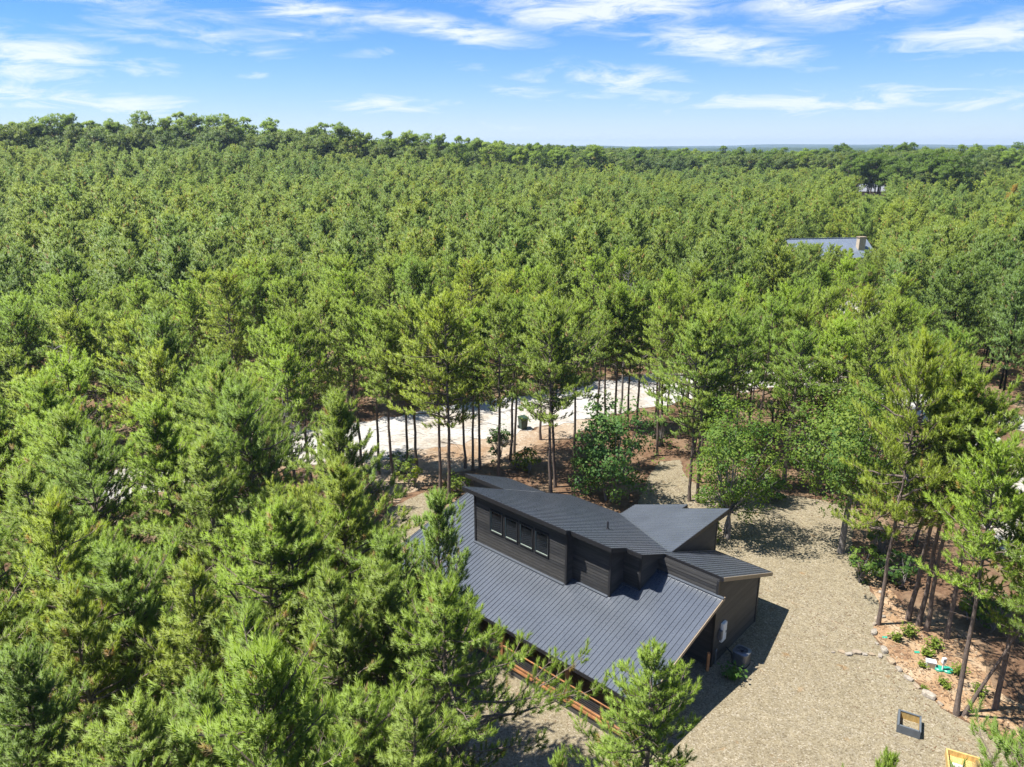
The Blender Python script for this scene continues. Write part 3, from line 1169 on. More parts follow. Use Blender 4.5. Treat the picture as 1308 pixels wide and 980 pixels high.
def build_bin():
    c = at(668, 548, 0)
    e = empty('wheelie_bin', (c[0], c[1], g(*c) + 0.02), R(25))
    tag(e, 'dark green wheeled rubbish bin at the edge of the white gravel road', 'rubbish bin')
    m = MB()
    m.hexa([(-.26, -.28, .06), (.26, -.28, .06), (.26, .30, .06), (-.26, .30, .06), (-.33, -.36, 1.0), (.33, -.36, 1.0), (.33, .38, 1.0), (-.33, .38, 1.0)])
    m.build('body', M['bin_green'], e, 0.03)
    m = MB()
    m.hexa([(-.36, -.40, 1.003), (.36, -.40, 1.003), (.36, .40, 1.003), (-.36, .40, 1.003), (-.30, -.30, 1.10), (.30, -.30, 1.10), (.30, .34, 1.12), (-.30, .34, 1.12)])
    m.build('lid', M['bin_green'], e, 0.02)
    for s in (-1, 1):
        m = MB()
        m.tube([(s * .27, .31, .13), (s * .33, .31, .13)], 0.13, 14)
        m.build('wheel', M['trim'], e)
    m = MB()
    m.tube([(-.30, .43, .98), (.30, .43, .98)], 0.02, 8)
    m.build('handle', M['bin_green'], e)


build_bin()


def build_boxes():
    # slate-edged open wooden frame on the gravel
    c = at(1160, 930, 0)
    e = empty('open_crate', (c[0], c[1], g(*c) + .024), R(-29))
    tag(e, 'open bottomless wooden crate with slate grey edges and raw inner boards', 'crate')
    w, l, h, t = 0.42, 0.50, 0.34, 0.05
    for nm, lo, hi in (('long_board', (-w, -l, 0), (-w + t, l, h)), ('long_board', (w - t, -l, 0), (w, l, h)), ('short_board', (-w + t, -l, 0), (w - t, -l + t, h)), ('short_board', (-w + t, l - t, 0), (w - t, l, h))):
        m = MB()
        m.box(lo, hi)
        b = m.build(nm, M['ply'], e)
        m = MB()
        m.box((lo[0] - .012, lo[1] - .012, h + .001), (hi[0] + .012, hi[1] + .012, h + .03))
        m.build('painted_edge', M['slate_paint'], b)
    for nm, lo, hi in (('outer_face', (-w - .014, -l, 0), (-w - .002, l, h)), ('outer_face', (w + .002, -l, 0), (w + .014, l, h)), ('outer_face', (-w, -l - .014, 0), (w, -l - .002, h)), ('outer_face', (-w, l + .002, 0), (w, l + .014, h))):
        m = MB()
        m.box(lo, hi)
        m.build(nm, M['slate_paint'], e)
    # raw pine box with floor and a white fitting inside
    c = at(1230, 985, 0)
    e = empty('wooden_box', (c[0], c[1], g(*c) + .024), R(-25))
    tag(e, 'raw yellow pine box with a floor at the lower right edge of the gravel', 'wooden box')
    w, l, h, t = 0.58, 0.62, 0.32, 0.06
    for nm, lo, hi in (('side_board', (-w, -l, 0), (-w + t, l, h)), ('side_board', (w - t, -l, 0), (w, l, h)), ('end_board', (-w + t, -l, 0), (w - t, -l + t, h)), ('end_board', (-w + t, l - t, 0), (w - t, l, h))):
        m = MB()
        m.box(lo, hi)
        m.build(nm, M['ply'], e, 0.006)
    for k in range(6):
        x0 = -w + t + .004 + k * (2 * (w - t) / 6)
        m = MB()
        m.box((x0, -l + t + .002, 0.04), (x0 + 2 * (w - t) / 6 - .008, l - t - .002, 0.075))
        m.build('floor_board', M['ply'], e)
    f = empty('valve_fitting', (0, 0, 0))
    f.location = e.matrix_world @ Vector((0, 0, 0))
    f.location = (c[0] - .22, c[1] + .06, g(*c) + .10)
    f.rotation_euler = (0, 0, R(-25))
    tag(f, 'white fitting with dark ends lying inside the raw pine box', 'fitting')
    m = MB()
    m.box((-.22, -.07, 0), (.22, .07, .14))
    m.build('body', M['white'], f, 0.03)
    for s in (-1, 1):
        m = MB()
        m.tube([(s * .2, 0, .07), (s * .3, 0, .07)], 0.055, 10)
        m.build('end_cap', M['trim'], f)


build_boxes()


def build_utilities():
    c = at(1188, 852, 0)
    e = empty('utility_box', (c[0], c[1], g(*c)), R(-20))
    tag(e, 'small white utility box standing on the orange dirt bank', 'utility box')
    m = MB()
    m.box((-.20, -.13, 0), (.20, .13, .30))
    m.build('body', M['white'], e, 0.02)
    m = MB()
    m.box((-.215, -.145, .302), (.215, .145, .35))
    m.build('lid', M['white'], e, 0.015)
    m = MB()
    m.box((-.16, -.136, .05), (.16, -.131, .26))
    m.build('vent_panel', M['soffit'], e)
    c = at(1205, 856, 0)
    e = empty('tank_lid', (c[0], c[1], g(*c)))
    tag(e, 'low green plastic tank cover in the dirt beside a white post', 'tank cover')
    for dx, dy, r in ((-.18, .04, .22), (.16, -.06, .25)):
        m = MB()
        m.tube([(dx, dy, -.02), (dx, dy, .09), (dx, dy, .12)], [r, r * .96, r * .8], 18)
        m.build('cover', M['green_plastic'], e)
    for k in range(4):
        m = MB()
        a = k * 1.57
        m.tube([(.16 + .17 * math.cos(a), -.06 + .17 * math.sin(a), .115), (.16 + .17 * math.cos(a), -.06 + .17 * math.sin(a), .135)], .02, 6)
        m.build('screw', M['dark_metal'], e)
    c = at(1203, 858, 0)
    e = empty('marker_post', (c[0], c[1], g(*c)), R(10))
    tag(e, 'short white post with a small box on top beside the green cover', 'post')
    m = MB()
    m.tube([(0, 0, -.05), (0, 0, .48)], .03, 8)
    m.build('post', M['white'], e)
    m = MB()
    m.box((-.09, -.06, .48), (.09, .06, .74))
    b = m.build('junction_box', M['white'], e, 0.012)
    m = MB()
    m.box((-.05, -.066, .58), (.05, -.061, .66))
    m.build('switch', M['grey_metal'], b)
    for (u, v), lab in (((1130, 815), 'flat scrap of green plastic on the orange dirt near the boulders'), ((1171, 834), 'narrow scrap of green plastic halfway up the dirt bank')):
        c = at(u, v, 0)
        m = MB()
        m.hexa([(-.13, -.05, 0), (.10, -.07, 0), (.14, .05, 0.02), (-.10, .07, .01), (-.13, -.05, .012), (.10, -.07, .012), (.14, .05, .032), (-.10, .07, .022)])
        o = m.build('plastic_scrap', M['green_plastic'])
        o.location = (c[0], c[1], g(*c) + .03)
        tag(o, lab, 'scrap', 'green plastic scraps on the dirt bank')


build_utilities()


def build_stones():
    rnd = random.Random(12)
    pts = [(1124, 754, .30, 'pale flat stone at the top of the row edging the gravel under the trees'),
           (1124, 763, .26, 'rounded grey stone second from the top of the gravel edging'),
           (1127, 769, .28, 'small squarish stone just below the top two of the edging row'),
           (1127, 778, .24, 'low tan stone where the edging row runs straight down'),
           (1128, 786, .34, 'tan stone with a dark hollow side at the bend of the edging'),
           (1120, 788, .40, 'tall cream stone beside the hollow tan one at the edging bend'),
           (1117, 795, .34, 'cream wedge stone leaning against the tall one in the edging'),
           (1116, 806, .52, 'largest grey boulder of the edging with a dark undercut face'),
           (1120, 820, .26, 'small brown stone directly below the large undercut boulder'),
           (1129, 829, .58, 'long grey stone where the cross row meets the curved edging'),
           (1138, 843, .54, 'long tan-grey stone below the junction of the two stone rows'),
           (1148, 853, .44, 'white blocky stone midway along the lower edging curve'),
           (1160, 865, .46, 'slim cream stone on the lower edging curve beside the dirt'),
           (1171, 875, .40, 'small pale stone between two slim ones on the lower curve'),
           (1186, 887, .66, 'longest grey slab stone near the lower end of the edging'),
           (1201, 897, .30, 'white chip stone ending the edging below the long slab'),
           (1064, 831, .26, 'small buff stone at the free left end of the cross row'),
           (1075, 831, .40, 'rounded pale stone second in the short cross row'),
           (1084, 834, .42, 'grey pointed stone set askew in the short cross row'),
           (1094, 832, .50, 'long orange-tan stone in the middle of the cross row'),
           (1104, 834, .32, 'small tan stone right of the long orange-tan one'),
           (1113, 834, .34, 'square buff stone near the joined end of the cross row'),
           (1124, 836, .38, 'brown-sided stone at the joined end of the cross row'),
           (1103, 739, .28, 'half-buried stone in tree shade where the edging begins')]
    for i, (u, v, s, lab) in enumerate(pts):
        s *= .86
        bm = bmesh.new()
        bmesh.ops.create_icosphere(bm, subdivisions=2, radius=1.0)
        for q in bm.verts:
            d = q.co.copy()
            k = 1 + 0.22 * math.sin(d.x * 3.1 + i) * math.cos(d.y * 2.7 + i * 2) + rnd.uniform(-.07, .07)
            q.co = Vector((max(-.8, min(.8, d.x * k)) * s * .62, max(-.75, min(.75, d.y * k)) * s * rnd.uniform(.36, .40), max(-.5, min(.62, d.z * k)) * s * .42))
        me = bpy.data.meshes.new('edging_stone')
        bm.to_mesh(me)
        bm.free()
        me.materials.append(M['stone'])
        c = at(u, v + 3, 0)
        o = link_mesh('edging_stone', me)
        n = pts[min(i + 1, len(pts) - 1)]
        p = at(n[0], n[1] + 3, 0)
        o.location = (c[0], c[1], g(*c) + s * .12)
        o.rotation_euler = (rnd.uniform(-.1, .1), rnd.uniform(-.1, .1), math.atan2(p[1] - c[1], p[0] - c[0]) + rnd.uniform(-.25, .25))
        tag(o, lab, 'stone', 'stones edging the gravel yard')


build_stones()


def gable_house(name, label, c, z, heading, L_, D_, hw_, rise, roofm, wallm, chimney=None, posts=False):
    e = empty(name, (c[0], c[1], z), heading)
    tag(e, label, 'house')
    m = MB()
    m.box((-L_ / 2 + .4, -D_ / 2 + .5, -0.3), (L_ / 2 - .4, D_ / 2 - .5, hw_ - .05))
    w = m.build('wall', wallm, e)
    for s in (-1, 1):
        g_ = MB()
        x = s * (L_ / 2 - .45)
        g_.hexa([(x - .05, -D_ / 2 + .5, hw_ - .05), (x + .05, -D_ / 2 + .5, hw_ - .05), (x + .05, D_ / 2 - .5, hw_ - .05), (x - .05, D_ / 2 - .5, hw_ - .05),
                 (x - .05, -.02, hw_ + rise - .15), (x + .05, -.02, hw_ + rise - .15), (x + .05, .02, hw_ + rise - .15), (x - .05, .02, hw_ + rise - .15)])
        g_.build('gable', wallm, e)
    for s in (-1, 1):
        r = MB()
        n = int(L_ / 0.6)
        for k in range(n):
            x0, x1 = -L_ / 2 + L_ * k / n, -L_ / 2 + L_ * (k + 1) / n
            for (p, q, h) in ((x0, x1 - .08, 0.0), (x1 - .08, x1, 0.05)):
                r.hexa([(p, s * D_ / 2, hw_ - .1), (q, s * D_ / 2, hw_ - .1), (q, s * .01, hw_ + rise - .1), (p, s * .01, hw_ + rise - .1),
                        (p, s * D_ / 2, hw_ + h), (q, s * D_ / 2, hw_ + h), (q, s * .01, hw_ + rise + h), (p, s * .01, hw_ + rise + h)])
        r.build('roof', roofm, e)
    m = MB()
    m.bar((-L_ / 2, 0, hw_ + rise + .05), (L_ / 2, 0, hw_ + rise + .05), .3, .08)
    m.build('ridge_cap', roofm, e)
    if chimney:
        m = MB()
        m.box((chimney - .6, -D_ * .32, hw_), (chimney + .6, -D_ * .32 + .9, hw_ + rise + .35))
        ch = m.build('chimney', M['cream'], e)
        m = MB()
        m.box((chimney - .7, -D_ * .32 - .1, hw_ + rise + .352), (chimney + .7, -D_ * .32 + 1.0, hw_ + rise + .5))
        m.build('chimney_cap', M['soffit'], ch)
    for k in range(4):
        x = -L_ / 2 + L_ * (k + .7) / 4.4
        m = MB()
        m.box((x - .5, -D_ / 2 + .46, 1.0), (x + .5, -D_ / 2 + .497, 2.2))
        f = m.build('window', M['white'], e)
        m = MB()
        m.box((x - .42, -D_ / 2 + .44, 1.08), (x + .42, -D_ / 2 + .458, 2.12))
        m.build('pane', M['glass'], f)
    if posts:
        for k in range(4):
            x = -L_ / 2 + .6 + k * (L_ - 1.2) / 3
            m = MB()
            m.box((x - .1, -D_ / 2 + .05, -.3), (x + .1, -D_ / 2 + .25, hw_ - .12))
            m.build('porch_post', M['trim'], e)


c2 = at(1055, 303, 8.0)
gable_house('cottage', 'distant house with pale blue-grey ribbed metal roof and cream chimney among pines', c2, g(*c2), R(8), 15.0, 9.0, 4.6, 2.8, M['roof_grey'], M['cream'], chimney=5.2)
c3 = at(1113, 244, 8.0)
gable_house('lodge', 'farthest house with light grey roof half hidden under dark tall pines', c3, g(*c3), R(-12), 10.0, 8.0, 5.0, 2.4, simple('pale_shingle', (0.19, 0.20, 0.22), 0.7), M['white_siding'])


# ------------------------------------------------------------------ trees
def rot_frame(d):
    """two unit vectors perpendicular to each row of d"""
    up = np.tile([0.0, 0.0, 1.0], (len(d), 1))
    up[np.abs(d[:, 2]) > 0.9] = [1.0, 0, 0]
    s = np.cross(d, up)
    s /= np.linalg.norm(s, axis=1)[:, None]
    return s, np.cross(s, d)


def tube_np(pts, rad, n):
    """pts (k,3), rad (k) -> verts, quads"""
    pts = np.asarray(pts, float)
    d = np.gradient(pts, axis=0)
    d /= np.linalg.norm(d, axis=1)[:, None] + 1e-9
    s, t = rot_frame(d)
    a = np.linspace(0, 2 * np.pi, n, endpoint=False)
    v = pts[:, None] + (np.cos(a)[None, :, None] * s[:, None] + np.sin(a)[None, :, None] * t[:, None]) * np.asarray(rad)[:, None, None]
    k = len(pts)
    i, j = np.meshgrid(np.arange(k - 1), np.arange(n), indexing='ij')
    q = np.stack([i * n + j, i * n + (j + 1) % n, (i + 1) * n + (j + 1) % n, (i + 1) * n + j], -1).reshape(-1, 4)
    return v.reshape(-1, 3), q


class Parts:
    def __init__(self):
        self.v, self.f, self.n = [], [], 0

    def add(self, v, f):
        self.v.append(v)
        self.f.append(f + self.n)
        self.n += len(v)


def tufts_mesh(rng, pos, axis, tint, needles, length, width, spread=(20, 68), shoot=0.27):
    """Bunches of needles: each needle is one long thin triangle growing out of the end of a shoot."""
    k = len(pos)
    s, t = rot_frame(axis)
    n = k * needles
    ti = np.repeat(np.arange(k), needles)
    ph = rng.uniform(0, 2 * np.pi, n)
    th = np.radians(rng.uniform(spread[0], spread[1], n))
    along = rng.uniform(-1.0, 0.10, n) * shoot
    th = th * (0.45 + 0.55 * (-along / shoot).clip(0, 1))
    ax, ss, tt = axis[ti], s[ti], t[ti]
    rad = np.cos(ph)[:, None] * ss + np.sin(ph)[:, None] * tt
    d = ax * np.cos(th)[:, None] + rad * np.sin(th)[:, None]
    d[:, 2] -= 0.08
    d /= np.linalg.norm(d, axis=1)[:, None]
    side = np.cross(d, rng.normal(size=(n, 3)))
    side /= np.linalg.norm(side, axis=1)[:, None] + 1e-9
    b = pos[ti] + ax * along[:, None]
    ln = length * rng.uniform(0.75, 1.15, n)
    w = width * rng.uniform(0.8, 1.25, n)
    v = np.empty((n, 3, 3))
    v[:, 0] = b + side * (w / 2)[:, None]
    v[:, 1] = b - side * (w / 2)[:, None]
    v[:, 2] = b + d * ln[:, None]
    # normals follow the bunch, so that it shades as one soft brush
    nr = d * 0.75 + ax * 0.35
    nr[:, 2] += 0.45
    nr /= np.linalg.norm(nr, axis=1)[:, None]
    gn = np.cross(v[:, 1] - v[:, 0], v[:, 2] - v[:, 0])
    fl = (gn * nr).sum(1) < 0
    v[fl, 0], v[fl, 1] = v[fl, 1].copy(), v[fl, 0].copy()
    a = np.empty((n, 3))
    tv = tint[ti] + rng.uniform(-.12, .12, n)
    a[:, 0] = tv * 0.8
    a[:, 1] = tv * 0.8
    a[:, 2] = tv + 0.12
    return v.reshape(-1, 3), np.arange(n * 3).reshape(-1, 3), a.ravel().clip(0, 1), np.repeat(nr, 3, axis=0)


def pine_parts(seed, H, cb, rmax, needles, nlen, nwid, gap=0.46, twig_gap=0.30, dead=0, sides=8, shape=0.75, lean=0.0, branch_sides=4, flat=False, per=(4, 6)):
    """One pine: trunk with limbs, and its needle crown. cb: where the crown starts, as a share of H."""
    rng = np.random.default_rng(seed)
    wood = Parts()
    k = 12
    zz = np.linspace(-0.3, H, k)
    wob = np.cumsum(rng.normal(0, 0.045, (k, 2)), axis=0)
    wob -= wob[1]
    tr = np.column_stack([wob[:, 0] + lean * (np.maximum(zz, 0) / H) ** 1.3 * H * .12, wob[:, 1], zz])
    r0 = 0.0068 * H + 0.02
    tr_r = r0 * (1 - np.linspace(0, 1, k)) ** 0.8 + 0.012
    tr_r[0] *= 1.35
    wood.add(*tube_np(tr, tr_r, sides))

    def trunk_at(z):
        return np.array([np.interp(z, zz, tr[:, 0]), np.interp(z, zz, tr[:, 1]), z])
    P_, A_, T_ = [], [], []
    z = cb * H
    while z < H * 0.985:
        t = (z - cb * H) / (H * (1 - cb))
        if flat:
            prof = (math.sin(math.pi * min(1, 0.15 + t * 0.80)) ** 0.6)
        else:
            prof = (1 - t ** 2.1) ** (shape * .95) * (0.70 + 0.30 * min(1, t / 0.30)) * (1 - .16 * t) + 0.06
        nb = int(rng.integers(per[0], per[1] + 1))
        a0 = rng.uniform(0, 6.28)
        whorl = rng.uniform(.68, 1.2)
        for j in range(nb):
            if rng.random() < 0.10:
                continue
            az = a0 + j * 6.283 / nb + rng.normal(0, 0.28)
            Lb = rmax * prof * whorl * rng.uniform(0.62, 1.22) * (1 + .26 * math.sin(2 * az + seed + z * .7) + .14 * math.sin(az * 3 - z * 1.3 + seed))
            if Lb < 0.15:
                continue
            el = R(4 + 44 * t + rng.normal(0, 13))
            if flat:
                el = R(8 + 30 * t + rng.normal(0, 12))
            d = np.array([math.cos(az) * math.cos(el), math.sin(az) * math.cos(el), math.sin(el)])
            o = trunk_at(z + rng.uniform(-.12, .12))
            m = max(2, int(Lb / 0.55) + 1)
            s = np.linspace(0, 1, m + 1)
            sag = np.column_stack([np.zeros(m + 1), np.zeros(m + 1), 0.22 * Lb * s ** 2 - 0.10 * Lb * s])
            bp = o + d * (s * Lb)[:, None] + sag + np.vstack([[0, 0, 0], rng.normal(0, 0.04, (m, 3))])
            br = (0.012 + 0.012 * Lb) * (1 - s) + 0.006
            if branch_sides:
                wood.add(*tube_np(bp, br, branch_sides))

            def along(f):
                return np.array([np.interp(f, s, bp[:, c]) for c in range(3)])
            # shoots with needle bunches on the outer part of the limb
            side = np.cross(d, [0, 0, 1.0])
            side /= np.linalg.norm(side)
            f = max(0.22, 1 - 1.6 / max(Lb, .1)) if not flat else 0.4
            tone = rng.uniform(-.16, .16)
            while f < 1.0:
                c = along(f)
                for sg in ((-1, 1) if rng.random() < .8 else (1 if rng.random() < .5 else -1,)):
                    tl = rng.uniform(.18, .55) * (1.15 - 0.5 * f) * (0.5 + 0.3 * Lb) ** .5
                    td = d * rng.uniform(.45, .95) + side * sg * rng.uniform(.5, 1.0) + np.array([0, 0, rng.uniform(.05, .65)])
                    td /= np.linalg.norm(td)
                    e = c + td * tl
                    if branch_sides and tl > .25:
                        wood.add(*tube_np(np.array([c, e]), np.array([.010, .005]), 3))
                    ax = td + np.array([0, 0, .85])
                    P_.append(e)
                    A_.append(ax / np.linalg.norm(ax))
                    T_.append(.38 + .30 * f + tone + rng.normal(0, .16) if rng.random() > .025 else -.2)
                    if tl > .42 and twig_gap < .4:
                        q = c + td * tl * .5 + rng.normal(0, .06, 3)
                        P_.append(q)
                        A_.append(ax / np.linalg.norm(ax))
                        T_.append(.30 + tone)
                f += twig_gap / max(Lb, .2)
            ax = d + np.array([0, 0, .8])
            P_.append(along(1.0))
            A_.append(ax / np.linalg.norm(ax))
            T_.append(.72 + tone)
        z += gap * rng.uniform(.75, 1.25) * (1.1 - .35 * t)
    for j in range(6):
        ax = np.array([rng.normal(0, .3), rng.normal(0, .3), 1.0])
        P_.append(trunk_at(H) + np.array([rng.normal(0, .10), rng.normal(0, .10), -.08 * j]))
        A_.append(ax / np.linalg.norm(ax))
        T_.append(.85)
    for j in range(dead):                       # dead stubs below the crown
        z = rng.uniform(.22, cb) * H
        az = rng.uniform(0, 6.28)
        Lb = rng.uniform(.35, 1.3)
        d = np.array([math.cos(az), math.sin(az), rng.uniform(-.25, .25)])
        o = trunk_at(z)
        wood.add(*tube_np(np.array([o, o + d * Lb * .6, o + d * Lb + [0, 0, -.1]]), np.array([.018, .012, .004]), 3))
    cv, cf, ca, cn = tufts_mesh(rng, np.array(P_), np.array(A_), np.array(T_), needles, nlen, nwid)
    return np.vstack(wood.v), np.vstack(wood.f), cv, cf, ca, cn


def pine_meshes(name, *a, **k):
    wv, wf, cv, cf, ca, cn = pine_parts(*a, **k)
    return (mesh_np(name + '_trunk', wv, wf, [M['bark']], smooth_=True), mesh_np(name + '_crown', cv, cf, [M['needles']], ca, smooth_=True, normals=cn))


def pine_single(name, *a, **k):
    wv, wf, cv, cf, ca, cn = pine_parts(*a, **k)
    mid = np.concatenate([np.zeros(len(cf), int), np.ones(len(wf), int)])
    return mesh_np(name, np.vstack([cv, wv]), [cf, wf + len(cv)], [M['needles_far'], M['bark']], np.concatenate([ca, np.zeros(len(wv))]), mid, True, np.vstack([cn, wv * [1, 1, 0] + [1e-3, 0, 0]]))


HERO_H = 12.5
# (crown start, radius, shape word)
HERO = [pine_meshes('pine', 10 + i, HERO_H, cb, rm * 1.32, 58, .19, .019, gap=.36, twig_gap=.26, dead=10, shape=sh * 1.45)
        for i, (cb, rm, sh) in enumerate([(.34, 2.1, .75), (.30, 2.35, .85), (.40, 1.8, .65), (.36, 2.5, .8), (.28, 1.75, .7), (.42, 2.0, .6)])]
HERO_WORD = ['full', 'broad', 'narrow', 'wide', 'slim', 'rounded']
MID = [pine_meshes('slender_pine', 40 + i, HERO_H, cb, rm * 1.30, 30, .21, .034, gap=.42, twig_gap=.32, dead=12, shape=sh, sides=7, branch_sides=3)
       for i, (cb, rm, sh) in enumerate([(.42, 1.9, .7), (.46, 2.1, .75), (.52, 1.65, .6), (.40, 2.2, .85), (.50, 1.95, .6), (.56, 1.6, .55)])]
MID_WORD = ['full', 'broad', 'narrow', 'wide', 'rounded', 'tufted']
FAR = [pine_single('far_pine_%d' % i, 70 + i, HERO_H, cb, rm * 1.48, 14, .30, .085, gap=.52, twig_gap=.40, shape=sh, sides=5, branch_sides=0)
       for i, (cb, rm, sh) in enumerate([(.28, 1.9, .7), (.33, 2.3, .75), (.30, 1.6, .65), (.25, 2.4, .9), (.36, 2.0, .55), (.30, 1.7, .85)])]
def old_parts(seed, H, z0, rx, nclump, per, needles, nlen, nwid, sides, limbs=True):
    """A grown pine: a clear stem, crooked limbs and needle clumps gathered into a broad rounded head."""
    rng = np.random.default_rng(seed)
    wood = Parts()
    k = 9
    zz = np.linspace(-.3, H * .93, k)
    tr = np.column_stack([np.cumsum(rng.normal(0, .10, k)), np.cumsum(rng.normal(0, .10, k)), zz])
    wood.add(*tube_np(tr, np.linspace(.30, .05, k), sides))
    zc, rz = (H + z0) / 2, (H - z0) / 2
    cl = rng.normal(size=(nclump, 3))
    cl[:, 2] += .25
    cl /= np.linalg.norm(cl, axis=1)[:, None]
    rad = rng.uniform(.30, 1.0, nclump) ** .5 * (1 + .22 * np.sin(cl[:, 0] * 4 + seed) * np.cos(cl[:, 1] * 5))
    cen = cl * rad[:, None] * [rx, rx, rz] + [0, 0, zc]
    cr = rx * rng.uniform(.22, .40, nclump)
    if limbs:
        for c in cen:
            z = max(z0 * .9, c[2] - rng.uniform(.5, 2.0))
            z = min(z, H * .9)
            o = np.array([np.interp(z, zz, tr[:, 0]), np.interp(z, zz, tr[:, 1]), z])
            wood.add(*tube_np(np.array([o, (o + c) / 2 + rng.normal(0, .2, 3), c]), np.array([.09, .055, .02]), 4))
    n = nclump * per
    ci = np.repeat(np.arange(nclump), per)
    g3 = rng.normal(size=(n, 3))
    g3[:, 2] += .35
    g3 /= np.linalg.norm(g3, axis=1)[:, None]
    p = cen[ci] + g3 * (cr[ci] * rng.uniform(.35, 1, n) ** .6)[:, None] * [1, 1, .62]
    ax = g3 + [0, 0, .5]
    ax /= np.linalg.norm(ax, axis=1)[:, None]
    tint = (.42 + rng.normal(0, .15, nclump))[ci] + rng.normal(0, .1, n)
    cv, cf, ca, cn = tufts_mesh(rng, p, ax, tint, needles, nlen, nwid, (10, 85), .25)
    return np.vstack(wood.v), np.vstack(wood.f), cv, cf, ca, cn


def old_meshes(name, *a):
    wv, wf, cv, cf, ca, cn = old_parts(*a)
    return (mesh_np(name + '_trunk', wv, wf, [M['bark']], smooth_=True), mesh_np(name + '_crown', cv, cf, [M['needles']], ca, smooth_=True, normals=cn))


def old_single(name, *a):
    wv, wf, cv, cf, ca, cn = old_parts(*a)
    mid = np.concatenate([np.zeros(len(cf), int), np.ones(len(wf), int)])
    return mesh_np(name, np.vstack([cv, wv]), [cf, wf + len(cv)], [M['needles_old'], M['bark']], np.concatenate([ca, np.zeros(len(wv))]), mid, True, np.vstack([cn, wv * [1, 1, 0] + [1e-3, 0, 0]]))


MATURE = [old_meshes('old_pine', 90 + i, 18.0, z0, rx, nc, 34, 8, .50, .12, 6)
          for i, (z0, rx, nc) in enumerate([(8.0, 3.5, 46), (10.5, 3.2, 36), (8.5, 4.0, 44), (9.5, 2.8, 34)])]
MATURE_FAR = [old_single('far_old_pine_%d' % i, 95 + i, 18.0, z0, rx, nc, 20, 6, .65, .20, 5, False)
              for i, (z0, rx, nc) in enumerate([(7.5, 3.6, 40), (9.5, 3.2, 34), (8.5, 4.0, 40)])]

HUES = {'yellow-green': (1.16, 1.08, .80, 1), 'mid-green': (1.0, 1.0, .92, 1), 'blue-green': (.88, .97, 1.02, 1), 'deep green': (.84, .91, .84, 1), 'bright green': (1.06, 1.12, .84, 1), 'dark': (.56, .66, .62, 1)}


def plant_pine(meshes, x, y, h, hue, label, group=None, name='pine_tree', cat='pine tree', rz=0.0, base_h=HERO_H, wide=1.0):
    s = h / base_h
    e = empty(name, (x, y, g(x, y)), rz)
    tl = random.Random(int(x * 613 + y * 389))
    e.rotation_euler = (tl.gauss(0, .02), tl.gauss(0, .02), rz)
    e.scale = (s * wide, s * wide, s)
    tag(e, label, cat, group)
    t = link_mesh('trunk', meshes[0], e)
    c = link_mesh('crown', meshes[1], e)
    jit = random.Random(int(x * 977 + y * 131))
    k = jit.uniform(.90, 1.10)
    col = HUES[hue]
    c.color = (col[0] * k, col[1] * k, col[2] * k, 1)
    return e


PINES = []           # (x, y) of every pine that is an object
rnd = random.Random(77)


def by_top(u, v, h):
    """where a tree of height h stands whose top shows at this pixel of the photograph (measured offline)"""
    x, y = at(u, v, h)
    for _ in range(4):
        x, y = at(u, v, h + g(x, y))
    return x, y


# foreground pines, each measured in the photograph: top pixel, height, variant, hue, what singles it out
FORE = [
    (562, 738, 11.8, 3, 'bright green', 'broad bright pine hiding the left end of the porch, its tip over the low roof'),
    (566, 634, 12.2, 4, 'blue-green', 'thin pine with two pale tips rising in front of the left roof end'),
    (842, 812, 10.3, 1, 'bright green', 'full pine covering the right corner of the porch roof'),
    (1140, 958, 8.4, 4, 'bright green', 'small pine whose tip shows at the bottom edge of the gravel yard'),
    (440, 588, 12.6, 0, 'yellow-green', 'tall yellow-green pine just left of the house beside the pale roadside clearing'),
    (500, 690, 11.0, 5, 'deep green', 'dark rounded pine crowding the left end of the low roof'),
    (378, 640, 12.4, 1, 'mid-green', 'broad mid-green pine left of the tall one beside the house'),
    (315, 655, 12.3, 3, 'bright green', 'wide bright pine in the thick of the stand left of the house'),
    (250, 560, 12.8, 0, 'mid-green', 'full pine standing behind the wide bright one left of the house'),
    (205, 522, 13.0, 2, 'bright green', 'narrow bright pine with its bare trunk showing over white gravel glimpses'),
    (95, 560, 12.5, 3, 'blue-green', 'big blue-green pine with spreading limbs by the hidden bend of road'),
    (30, 600, 12.3, 1, 'mid-green', 'broad pine cut by the photo edge below the blue-green spreading one'),
    (85, 770, 11.6, 0, 'yellow-green', 'sunlit pointed pine standing before a dark gap in the lower stand'),
    (235, 725, 12.0, 1, 'yellow-green', 'largest sunlit pine of the lower stand with twin dark stems inside'),
    (165, 700, 11.8, 5, 'deep green', 'dark rounded pine in shade behind the largest sunlit one'),
    (335, 760, 11.8, 4, 'deep green', 'slim dark pine between two sunlit pines of the lower stand'),
    (420, 730, 12.0, 0, 'mid-green', 'full pine whose limbs reach the dark gap left of the porch'),
    (475, 735, 11.6, 2, 'mid-green', 'narrow pine squeezed beside the broad one hiding the porch'),
    (330, 905, 10.2, 4, 'bright green', 'short bright pine with upright candles in front of the dark gap'),
    (450, 885, 10.6, 5, 'bright green', 'rounded bright pine at the foot of the broad porch-hiding one'),
    (20, 835, 11.4, 2, 'blue-green', 'blue-green pine with hooked stem in the lower corner of the stand'),
    (150, 905, 10.6, 3, 'mid-green', 'wide pine under the sunlit pointed one, partly in shade'),
    (250, 880, 10.8, 0, 'deep green', 'deep green pine filling the space between the sunlit ones below'),
    (1187, 430, 15.0, 3, 'yellow-green', 'tallest pine at the yard, above the edging stones, with twin dark trunks'),
    (700, 960, 8.0, 4, 'bright green', 'little pine on the gravel whose candles stand before the deck skirt'),
    (525, 885, 11.0, 1, 'mid-green', 'broad shaded pine below the one hiding the porch'),
]
